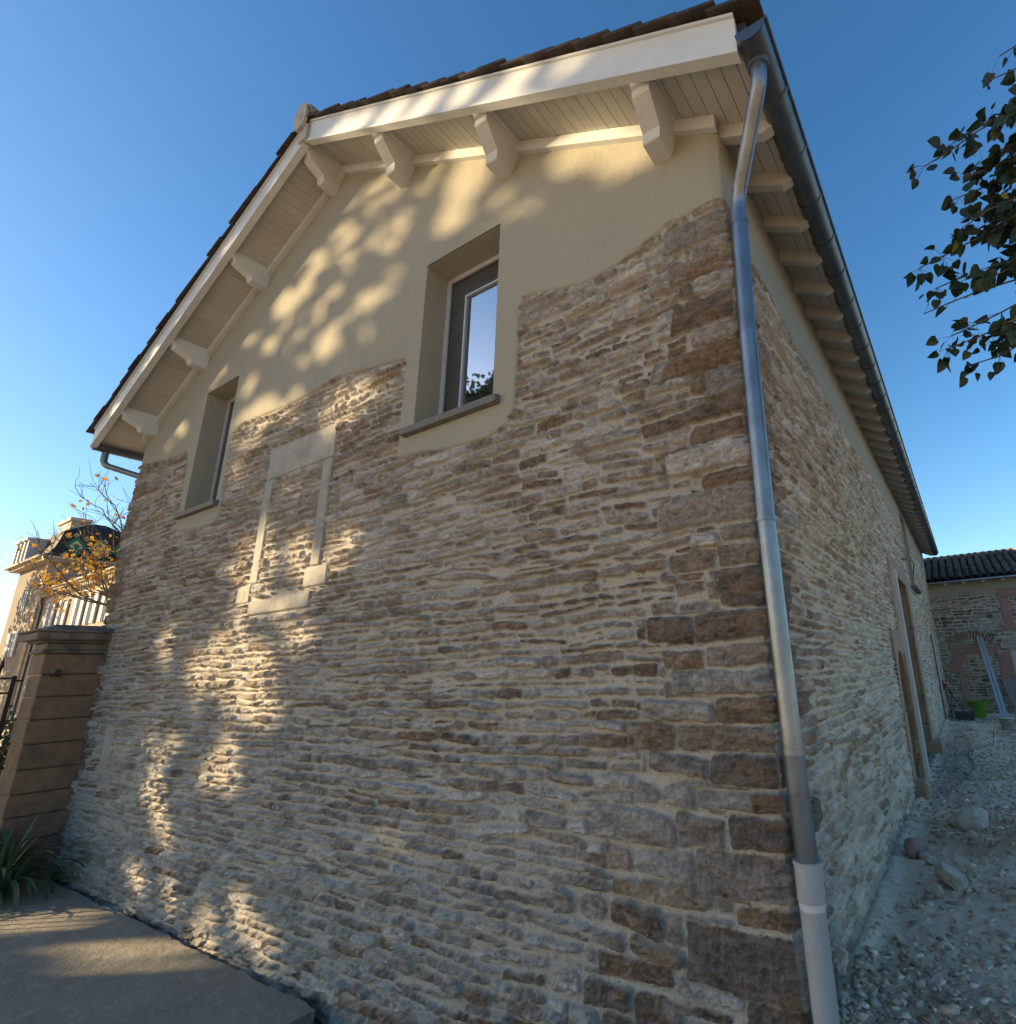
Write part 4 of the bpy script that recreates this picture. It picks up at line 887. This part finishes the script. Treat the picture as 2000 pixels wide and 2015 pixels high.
def onroof(y, z, e=.02):
    zz = [p[1] for p in prof]; ii = [p[0] for p in prof]; return (-39.6 - float(np.interp(z, zz, ii)) + e, y, z)
def diamond(y, z, r, mi, e): 
    mb.add([sc(onroof(y - r * .8, z, e)), sc(onroof(y, z - r, e)), sc(onroof(y + r * .8, z, e)), sc(onroof(y, z + r, e))], [(0, 1, 2, 3)], False, mi)
for (y, z, r, mi) in ((6.50, 7.46, .60, 1), (7.45, 7.44, .60, 2), (8.40, 7.44, .60, 1), (6.85, 7.95, .17, 2), (7.65, 7.92, .17, 2), (6.1, 8.02, .16, 2), (6.45, 8.1, .16, 2), (8.4, 7.9, .17, 2), (6.85, 7.0, .15, 2), (7.65, 6.98, .16, 1), (7.7, 7.55, .2, 1), (6.1, 6.95, .14, 2), (8.45, 7.0, .16, 2)):
    diamond(y, z, r, mi, .03); diamond(y, z, r * .58, 3 - mi if r > .3 else 0, .045); diamond(y, z, r * .3, mi, .06)
mb.build('mansard_roof', [M_r0, M_r1, M_r2], ch)
for x in (-44.3, -42.9):      # dormers on the sunlit side
    mb = MB(); sbox(mb, (x - .42, 5.15, 6.73), (x - .27, 6.6, 7.95)); sbox(mb, (x + .27, 5.15, 6.73), (x + .42, 6.6, 7.95)); sbox(mb, (x - .5, 5.05, 7.95), (x + .5, 6.8, 8.08)); sbox(mb, (x - .27, 5.3, 6.73), (x + .27, 5.36, 7.95)); mb.build('dormer', M_sh, ch)
for z0, z1, x in ((4.05, 5.30, -42.5), (1.7, 3.0, -42.6)):
    mb = MB(); sbox(mb, (x - .42, 5.55, z0), (x - .36, 5.62, z1)); sbox(mb, (x + .36, 5.55, z0), (x + .42, 5.62, z1)); sbox(mb, (x - .36, 5.55, z1 - .06), (x + .36, 5.62, z1)); sbox(mb, (x - .03, 5.56, z0), (x + .03, 5.61, z1 - .06))
    for q in (.33, .66): sbox(mb, (x - .36, 5.57, z0 + (z1 - z0) * q - .02), (x - .03, 5.61, z0 + (z1 - z0) * q + .02)); sbox(mb, (x + .03, 5.57, z0 + (z1 - z0) * q - .02), (x + .36, 5.61, z0 + (z1 - z0) * q + .02))
    w = mb.build('window', M_sh, ch); mb = MB(); sbox(mb, (x - .35, 5.59, z0 + .01), (x + .35, 5.615, z1 - .07)); mb.build('pane', mat('far_glass', (.25, .33, .40), .15, .3), w)
    if z0 < 2:
        for s_ in (-1, 1): mb = MB(); sbox(mb, (x + s_ * .44, 5.53, z0), (x + s_ * .86, 5.60, z1)); mb.build('shutter', M_sh, ch)
cb = [(-50.0, 8.4, 10.9), (-47.6, 8.4, 10.9)]
mb = MB(); sbox(mb, (-46.0, 6.9, 7.0), (-43.9, 7.7, 9.65)); sbox(mb, (-46.15, 6.8, 9.651), (-43.75, 7.8, 9.85)); mb.build('chimney', mat('chimney', (.42, .36, .31), .9, noise=[(3, (.33, .28, .24), .4, .7)]), ch)
wg = empty('mansion_wing', sc((-34, 8, -1.47)), 'low sunlit mansion wing with dentil cornice and tall white shutters', 'building')
M_cw = mat('wing_render', (.30, .25, .19), .9, noise=[(1.2, (.20, .16, .125), .42, .68), (8, (.40, .35, .28), .55, .75)], bump=[(8, .01)])
mb = MB(); sbox(mb, (-39.95, 5.80, -1.47), (-24, 9.5, 4.75)); mb.build('wall', M_cw, wg)
mb = MB(); sbox(mb, (-39.94, 5.45, 4.72), (-23.9, 9.6, 4.80)); sbox(mb, (-39.94, 5.35, 4.801), (-23.9, 9.7, 4.90)); mb.build('cornice', M_cor, wg)
mb = MB()
for k in range(56): sbox(mb, (-39.8 + k * .28, 5.55, 4.54), (-39.66 + k * .28, 5.799, 4.70))
mb.build('dentils', M_cor, wg)
for x in (-38.1, -36.3, -34.1, -32.4, -30.6, -28.8):
    for z0, z1 in ((2.75, 4.15), (.7, 2.15)):
        mb = MB(); sbox(mb, (x - .30, 5.74, z0), (x - .24, 5.799, z1)); sbox(mb, (x + .24, 5.74, z0), (x + .30, 5.799, z1)); sbox(mb, (x - .24, 5.74, z1 - .06), (x + .24, 5.799, z1)); sbox(mb, (x - .02, 5.75, z0), (x + .02, 5.799, z1 - .06)); w = mb.build('window', M_sh, wg)
        mb = MB(); sbox(mb, (x - .235, 5.78, z0 + .01), (x + .235, 5.798, z1 - .065)); mb.build('pane', bpy.data.materials['far_glass'], w)
        for s_ in (-1, 1): mb = MB(); sbox(mb, (x + s_ * .31, 5.70, z0), (x + s_ * .58, 5.77, z1)); mb.build('shutter', M_sh, wg)
mb = MB(); mb.tube([sc((-39.75, 5.62, 4.6)), sc((-39.75, 5.62, 4.35)), sc((-39.85, 5.72, 4.1)), sc((-39.85, 5.72, -1.4))], .09, 8); mb.build('drainpipe', M_zinc, wg)

# ================================================================== trees
M_bark = mat('bark', (.13, .10, .075), .95, noise=[(12, (.07, .055, .045), .42, .65)], bump=[(25, .01)], stretch=(1, 1, .3))
def leafmat(name, col, col2, tr=.35):
    m = bpy.data.materials.new(name); m.use_nodes = True; N = m.node_tree.nodes; L = m.node_tree.links; b = N['Principled BSDF']; out = N['Material Output']
    oi = N.new('ShaderNodeTexCoord'); nz = N.new('ShaderNodeTexNoise'); nz.inputs['Scale'].default_value = 5; L.new(oi.outputs['Object'], nz.inputs['Vector'])
    mr = N.new('ShaderNodeMapRange'); mr.inputs[1].default_value = .4; mr.inputs[2].default_value = .62; L.new(nz.outputs['Fac'], mr.inputs[0])
    mx = N.new('ShaderNodeMixRGB'); mx.inputs[1].default_value = (*col, 1); mx.inputs[2].default_value = (*col2, 1); L.new(mr.outputs[0], mx.inputs[0]); L.new(mx.outputs[0], b.inputs['Base Color'])
    b.inputs['Roughness'].default_value = .55; t = N.new('ShaderNodeBsdfTranslucent'); L.new(mx.outputs[0], t.inputs[0]); ms = N.new('ShaderNodeMixShader'); ms.inputs[0].default_value = tr
    L.new(b.outputs[0], ms.inputs[1]); L.new(t.outputs[0], ms.inputs[2]); L.new(ms.outputs[0], out.inputs[0]); return m
def branch(mb, p, d, L, r, depth, rr, tips, spread=.7, up=.1, seg=4, kids=3, shrink=.68):
    pts = [p]; q = Vector(p); dd = Vector(d).normalized()
    for i in range(seg):
        dd = (dd + Vector((rr.gauss(0, .16), rr.gauss(0, .16), rr.gauss(0, .14) + up * .3))).normalized(); q = q + dd * (L / seg); pts.append(q.copy())
    mb.tube(pts, [r * (1 - .45 * i / seg) for i in range(seg + 1)], 7 if r > .02 else 4, caps=False)
    tips.append((pts[-1], dd, r))
    if depth == 0: return
    for k in range(kids):
        i = rr.randint(max(1, seg - 3), seg); nd = (dd + Vector((rr.gauss(0, 1), rr.gauss(0, 1), rr.gauss(0, 1) + up)) * spread).normalized()
        branch(mb, pts[i], nd, L * shrink * rr.uniform(.8, 1.2), r * .55, depth - 1, rr, tips, spread, up, seg, kids, shrink)
# -- the big street trees whose shadow dapples the gable (outside the frame, to the left behind the camera)
PATCH = [(-2.61,4.35,.30,.28,1),(-2.37,4.57,.3,.25,.7),(-.72,3.86,.28,.26,.9),(-.45,3.74,.14,.14,.9),(-1.04,4.0,.22,.2,.6),(-1.97,4.03,.25,.24,.5),(-3.59,5.22,.3,.24,.5),(-4.15,5.16,.4,.3,.55),(-4.72,4.92,.45,.3,.6),(-3.5,4.53,.35,.26,.4),(-5.79,4.59,.26,.2,.85),(-5.26,4.64,.28,.22,.75),(-4.6,3.58,.32,.24,.8),(-4.02,3.82,.25,.2,.8),(-3.59,3.93,.22,.19,.7),(-4.97,4.07,.28,.2,.65),(-3.95,3.4,.2,.14,.7),(-5.16,3.5,.19,.13,.6),(-4.35,3.1,.19,.13,.5),(-5.77,4.08,.22,.16,.65),(-8.21,3.51,.24,.19,.8),(-8.45,3.28,.18,.13,.7),(-7.19,4.11,.17,.12,.7),(-7.38,4.01,.14,.11,.7),(-6.26,3.61,.18,.14,.75),(-6.15,3.25,.2,.17,.75),(-6.42,3.11,.15,.11,.6),(-5.83,3.02,.42,.28,.85),(-5.13,2.95,.28,.2,.75),(-4.09,2.68,.42,.28,.9),(-3.5,2.7,.28,.2,.65),(-4.54,2.59,.22,.16,.65),(-6.24,2.36,.26,.2,.6),(-5.29,1.56,.15,.14,.7),(-5.24,1.21,.22,.22,1),(-4.6,1.23,.24,.2,1),(-4.35,.94,.18,.16,.9),(-3.88,1.14,.25,.18,1),(-4.86,2.07,.2,.14,.5),(-5.39,.84,.32,.21,1),(-4.74,.67,.19,.12,.6),(-5.67,1.38,.3,.2,.6),(-6.12,1.32,.24,.18,.5),(-4.4,.4,.2,.14,.7),(-5.84,.21,.38,.26,1),(-5.16,.09,.38,.26,1),(-6.43,.18,.16,.13,.8),(-4.87,-.21,.26,.18,1),(-5.35,-.11,.28,.19,1),(-7.25,.54,.2,.15,.65),(-7.27,.26,.12,.09,.6),(-5.41,-.69,.23,.17,.95),(-5.65,-.89,.17,.13,.9),(-5.18,-.91,.13,.1,.8),(-7.16,-.55,.15,.12,1),(-6.86,-.86,.14,.11,.9),(-6.96,-1.08,.15,.12,1),(-6.53,-1.3,.17,.13,1),(-6.6,-.59,.15,.1,.6),(-7.03,-1.84,.13,.1,.9),(-6.71,-1.94,.14,.1,.9),(-5.99,-1.93,.16,.12,.9),(-4.72,-1.85,.16,.12,1),(-4.51,-1.97,.15,.12,1),(-4.25,-2.03,.13,.1,1),(-5.23,-1.98,.14,.1,.7),(-2.87,-1.13,.09,.07,.7),
 (-2.9,5.30,.34,.14,1),(-2.35,5.05,.34,.14,1),(-1.8,4.80,.32,.14,1),(-1.25,4.55,.25,.13,.9),(-.6,4.28,.2,.12,.8),(-3.3,5.48,.3,.14,.8),(-.1,4.0,.16,.1,.7),(-6.45,4.35,.25,.10,.9),(-8.15,3.45,.22,.08,.9),(-5.3,5.04,.5,.08,.6),(-4.4,5.5,.3,.12,.6),
 (-6.9,-2.42,.26,.16,1),(-6.35,-2.52,.24,.15,1),(-5.3,-2.36,.26,.15,1),(-4.76,-2.4,.24,.14,1),(-7.6,-2.5,.22,.08,.7),(-8.73,-.3,.07,.30,.9),(-8.73,-1.2,.06,.5,.9),(-8.0,-2.75,.3,.07,.7),(-6.6,-2.95,.4,.06,.6)]
PATCH += [(-2.5,4.74,.34,.2,.9),(-1.25,4.14,.25,.16,.8),(-.95,4.12,.25,.2,.9),(-3.05,4.98,.25,.16,.8),(-3.9,5.40,.3,.14,.8),(-4.5,5.15,.2,.12,.6),(-5.0,4.75,.2,.16,.7),(-5.5,4.3,.2,.15,.7),(-4.3,4.5,.2,.16,.6),(-4.6,4.2,.18,.14,.6),(-3.9,4.7,.2,.16,.6),(-5.35,3.85,.16,.12,.6),(-2.2,3.95,.15,.12,.5),(-1.6,3.9,.18,.14,.5),(-6.05,4.1,.14,.12,.6),(-5.0,3.3,.16,.12,.5)]
PATCH = [(a, b, c * (1.35 if b < 1.3 else 1.05), d * (1.35 if b < 1.3 else 1.05), min(1, e * (1.3 if b < 1.3 else 1.05))) for a, b, c, d, e in PATCH]
PATCH += [(-6.3,2.9,.25,.16,.7),(-6.0,2.6,.2,.14,.6),(-4.9,1.9,.16,.12,.6),(-4.3,2.3,.2,.14,.7),(-5.75,1.0,.2,.2,.8),(-5.6,.55,.25,.2,.9),(-6.2,-.1,.2,.16,.8),(-6.7,-.95,.16,.3,.9),(-6.3,-1.6,.16,.2,.8)]
PA = np.array(PATCH)
LM1 = leafmat('street_leaf', (.05, .075, .022), (.10, .11, .03), .12)
def street_tree(u0, u1, base, seed, n, lab):
    rg2 = np.random.default_rng(seed)
    u = u0 + (u1 - u0) * rg2.random(n); v = -5.4 + 13.2 * rg2.random(n); y = base[1] + rg2.normal(0, 1.5, n)
    d = ((u[:, None] - PA[None, :, 0]) / (PA[None, :, 2] * .85 + .05)) ** 2 + ((v[:, None] - PA[None, :, 1]) / (PA[None, :, 3] * .9 + .06)) ** 2
    k = ~(((d < 1) & (rg2.random((n, 1)) < .80 + .20 * PA[None, :, 4])).any(1))
    cu = (u0 + u1) / 2; rag = fbm(v * .5 + seed, u * .5, 2, seed) * .9
    k &= (v < 7.1 + rag) & (v > -5.1 + rag * .8)
    u, v, y = u[k], v[k], y[k]; n = len(u)
    tt = -y / SUN.y * 1.0; P = np.stack([u, 0 * u, v], -1) - np.array(SUN)[None] * (tt)[:, None]
    A = rg2.normal(size=(n, 3)); A[:, :] += -2.0 * np.array(SUN); A /= np.linalg.norm(A, axis=1)[:, None]; T = np.cross(A, rg2.normal(size=(n, 3))); T /= np.linalg.norm(T, axis=1)[:, None]; Bv = np.cross(A, T)
    s_ = (.085 + .05 * rg2.random(n))[:, None]
    V = np.stack([P - T * s_, P - Bv * s_ * .7, P + T * s_, P + Bv * s_ * .7], 1).reshape(-1, 3); V[:, 2] += ZO
    me = bpy.data.meshes.new('crown'); me.vertices.add(len(V)); me.vertices.foreach_set('co', V.ravel()); me.loops.add(n * 4); me.loops.foreach_set('vertex_index', np.arange(n * 4, dtype=np.int32))
    me.polygons.add(n); me.polygons.foreach_set('loop_start', np.arange(0, n * 4, 4, dtype=np.int32)); me.polygons.foreach_set('loop_total', np.full(n, 4, np.int32)); me.update(calc_edges=True)
    t = empty('street_tree', base, lab, 'tree', 'leafy trees along the street'); link('crown', me, LM1, t)
    mb = MB(); rr = random.Random(seed); tips = []
    mb.tube([base, (base[0] + .1, base[1], base[2] + 2.5), (base[0], base[1] + .1, base[2] + 5.2)], [.34, .27, .2], 12); mb.build('trunk', M_bark, t)
    mb = MB()
    for q in range(3): branch(mb, (base[0], base[1], base[2] + 4.6 + q * .3), (rr.uniform(-.7, .7), rr.uniform(-.5, .5), 1), 3.2, .10, 1, rr, tips, .5, .2)
    mb.build('limbs', M_bark, t)
street_tree(-11.2, -4.0, (-29.5, -15.0, -2.2), 5, 46000, 'broad leafy street tree shading the left part of the gable')
street_tree(-4.2, 5.0, (-21.5, -15.3, -2.2), 6, 56000, 'broad leafy street tree shading the right part of the gable')
# -- the tree of the mansion's court (outside the frame) whose shadow dapples the tower
t = empty('court_tree', (-74.5, .2, -2.2), 'tall leafy tree in the court left of the mansion tower', 'tree'); rg3 = np.random.default_rng(9); n = 5200
Q = rg3.normal(size=(n, 3)); Q /= np.linalg.norm(Q, axis=1)[:, None]; Q *= (rg3.random(n) ** .45)[:, None]; P = np.array([-74.5, .2, 7.5]) + Q * np.array([3.6, 3.4, 7.2]); P = P[fbm(P[:, 0] * .7 + P[:, 1] * .5, P[:, 2] * .6, 2, 3) > -.12]; n = len(P)
A = rg3.normal(size=(n, 3)); A /= np.linalg.norm(A, axis=1)[:, None]; T = np.cross(A, rg3.normal(size=(n, 3))); T /= np.linalg.norm(T, axis=1)[:, None]; Bv = np.cross(A, T); s_ = (.16 + .12 * rg3.random(n))[:, None]
V = np.stack([P - T * s_, P - Bv * s_ * .8, P + T * s_, P + Bv * s_ * .8], 1).reshape(-1, 3); V[:, 2] += ZO
me = bpy.data.meshes.new('crown'); me.from_pydata([tuple(v) for v in V], [], [(4 * i, 4 * i + 1, 4 * i + 2, 4 * i + 3) for i in range(n)]); link('crown', me, LM1, t)
mb = MB(); mb.tube([(-74.5, .2, -2.3), (-74.4, .3, 3), (-74.5, .2, 9)], [.35, .26, .1], 10); mb.build('trunk', M_bark, t)
# -- leafy branch at the right edge
LM2 = leafmat('linden_leaf', (.012, .026, .010), (.022, .042, .012), .12); LM3 = leafmat('sunny_leaf', (.25, .26, .05), (.32, .30, .08), .5)
t = empty('linden_tree', (4.6, .9, -1.7), 'dark green linden tree reaching its leaves in at the right edge', 'tree')
def leaf(mb, p, d, size, rr, mi=0):
    d = d.normalized(); s_ = d.cross(Vector((rr.gauss(0, 1), rr.gauss(0, 1), rr.gauss(0, 1)))).normalized(); n_ = d.cross(s_)
    out = [(0, 0), (.36, -.05), (.50, .22), (.42, .52), (.22, .80), (0, 1.05)]; curl = rr.uniform(-.3, .3); fold = rr.uniform(.05, .35)
    vs = [p + d * (y * size) + n_ * (curl * y * y * size) for y in (0, .3, .65, 1.05)]
    L_ = [p + s_ * (-x * size) + d * (y * size) + n_ * ((fold * x + curl * y * y) * size) for x, y in out[1:5]]
    R_ = [p + s_ * (x * size) + d * (y * size) + n_ * ((fold * x + curl * y * y) * size) for x, y in out[1:5]]
    mb.add(vs + L_ + R_, [(0, 4, 5, 1), (1, 5, 6, 2), (2, 6, 7, 3), (0, 1, 9, 8), (1, 2, 10, 9), (2, 3, 11, 10)], False, mi)
mb = MB(); mt = MB(); rr = random.Random(21)
TIPS = [((1.20, .6, 3.12), 9), ((1.42, .9, 3.5), 8), ((1.72, .6, 3.72), 5), ((1.62, .5, 3.45), 6), ((1.35, .7, 2.86), 9), ((1.42, .8, 2.65), 9), ((1.05, .6, 2.40), 8), ((1.12, .7, 2.28), 9), ((1.30, .5, 2.5), 9), ((1.02, .6, 2.06), 4), ((1.14, .7, 1.92), 8), ((1.10, .6, 1.80), 9), ((1.22, .8, 1.74), 9), ((1.40, .5, 2.1), 9), ((1.36, 1.0, 1.95), 9), ((1.5, .6, 3.0), 9), ((1.55, .9, 2.7), 9), ((1.5, .7, 2.3), 9), ((1.45, .4, 1.72), 8), ((1.6, .8, 1.66), 9)]
TIPS += [((1.55 + .25 * rr.random(), .4 + .5 * rr.random(), 1.68 + 1.5 * k / 19), 9) for k in range(20)] + [((1.42, .6, 2.9), 9), ((1.48, .7, 2.6), 9), ((1.38, .55, 2.2), 9), ((1.45, .65, 1.85), 9), ((1.82, .6, 3.5), 6)]
for (tp, dn) in TIPS:
    tp = Vector(tp); root = Vector((2.9 + rr.uniform(-.2, .6), tp.y + rr.uniform(-.2, .4), tp.z + rr.uniform(-.1, .25))); N_ = 14; pts = []
    for i in range(N_ + 1):
        u = i / N_; pts.append(root.lerp(tp, u) + Vector((0, 0, .10 * math.sin(u * 3.1) + rr.uniform(-.012, .012))) + Vector((0, rr.uniform(-.015, .015), 0)))
    mt.tube(pts, [.012 * (1 - .8 * i / N_) + .0015 for i in range(N_ + 1)], 5, caps=False)
    for i in range(1, N_ + 1):
        cnt = 11 if i < 9 else (7 if dn > 6 else 3)
        for j in range(cnt):
            if i > 8 and rr.random() > dn / 9.5: continue
            dv = Vector((rr.uniform(-1, .5), rr.uniform(-.7, .7), rr.uniform(-1.1, .5))).normalized(); st = pts[i] + dv * rr.uniform(.02, .10)
            mt.tube([pts[i], st], .0013, 3, caps=False); leaf(mb, st, (dv + Vector((-.3, 0, -.5))).normalized(), rr.uniform(.04, .09), rr, 1 if rr.random() < .02 else 0)
for i in range(1500):       # the body of the crown, off to the right
    th = rr.uniform(0, 6.28); ph = rr.uniform(-1, 1); q = rr.random() ** .4; p = Vector((3.7 + 1.55 * q * math.cos(th) * math.sqrt(1 - ph * ph), 1.1 + 1.5 * q * math.sin(th) * math.sqrt(1 - ph * ph), 2.9 + 1.5 * q * ph - .1))
    if p.z > 3.3 and p.x < 3.6: continue
    leaf(mb, p, Vector((rr.gauss(0, 1), rr.gauss(0, 1), rr.gauss(-.5, 1))), rr.uniform(.07, .11), rr, 0)
mb.build('crown', [LM2, LM3], t)
mt.tube([(4.6, .9, -1.75), (4.5, .95, .5), (4.3, 1.0, 2.2), (3.8, 1.0, 3.2)], [.16, .13, .09, .03], 10)
mt.tube([(4.5, .95, 1.2), (3.6, .9, 2.0), (2.9, .7, 2.3)], [.06, .035, .012], 8); mt.tube([(4.3, 1, 2.2), (3.4, .8, 3.0), (2.9, .7, 3.2)], [.06, .035, .012], 8)
mt.build('branches', M_bark, t)
# -- bare autumn tree beyond the barn corner
t = empty('autumn_tree', (-16.2, 3.3, -2.2), 'nearly bare tree with a few orange leaves behind the barn corner', 'tree')
mb = MB(); rr = random.Random(33); tips = []
mb.tube([(-16.2, 3.3, -2.2), (-16.1, 3.2, .2), (-16.0, 2.9, 1.6)], [.2, .16, .12], 10); mb.build('trunk', M_bark, t)
mb = MB()
for (d, L) in (((-.2, -1.0, .55), 1.7), ((0, -.8, 1.1), 1.9), ((.1, -.35, 1.4), 1.9), ((-.3, -1.1, .25), 1.5), ((0, -.9, .8), 1.9), ((.2, .3, 1.2), 1.6), ((-.1, -.6, 1.0), 2.1)):
    branch(mb, (-16.0, 2.9, 1.55), d, L, .034, 3, rr, tips, .52, .16, 6, 4, .60)
mb.build('branches', M_bark, t)
mb = MB(); 
for (p, d, r) in tips:
    if (p.z < 3.5 and p.y > .75 and rr.random() < .75) or (p.z < 3.2 and rr.random() < .12) or rr.random() < .03:
        for j in range(rr.randint(2, 6)): leaf(mb, p + Vector((rr.gauss(0, .09), rr.gauss(0, .09), rr.gauss(0, .09))), Vector((rr.gauss(0, 1), rr.gauss(0, 1), rr.gauss(-.6, .6))), rr.uniform(.05, .10), rr, 0)
mb.build('leaves', leafmat('autumn_leaf', (.40, .25, .03), (.28, .11, .02), .4), t)

# -- clipped evergreen shrubs glimpsed through the gate
for k, (x, y, r, lab) in enumerate(((-13.2, -.3, .75, 'dark evergreen shrub seen through the gate bars'), (-14.6, .7, .85, 'dark evergreen shrub farther back behind the gate'))):
    t = empty('evergreen_shrub', (x, y, -2.2), lab, 'shrub', 'shrubs behind the gate'); mb = MB(); rr = random.Random(60 + k)
    for i in range(1500):
        th = rr.uniform(0, 6.28); ph = rr.uniform(-.4, 1); q = rr.random() ** .35 * (1 + .15 * math.sin(th * 5)); w = math.sqrt(max(0, 1 - ph * ph))
        leaf(mb, Vector((x + r * q * w * math.cos(th), y + r * q * w * math.sin(th), -1.9 + r * 1.35 * (q * ph + .35))), Vector((math.cos(th), math.sin(th), rr.uniform(-.3, 1))), rr.uniform(.06, .10), rr, 0)
    mb.build('foliage', LM2, t); mb = MB()
    for q in range(4): mb.tube([(x, y, -2.25), (x + .2 * math.cos(q * 1.6), y + .2 * math.sin(q * 1.6), -1.3)], [.03, .01], 6)
    mb.build('stem', M_bark, t)
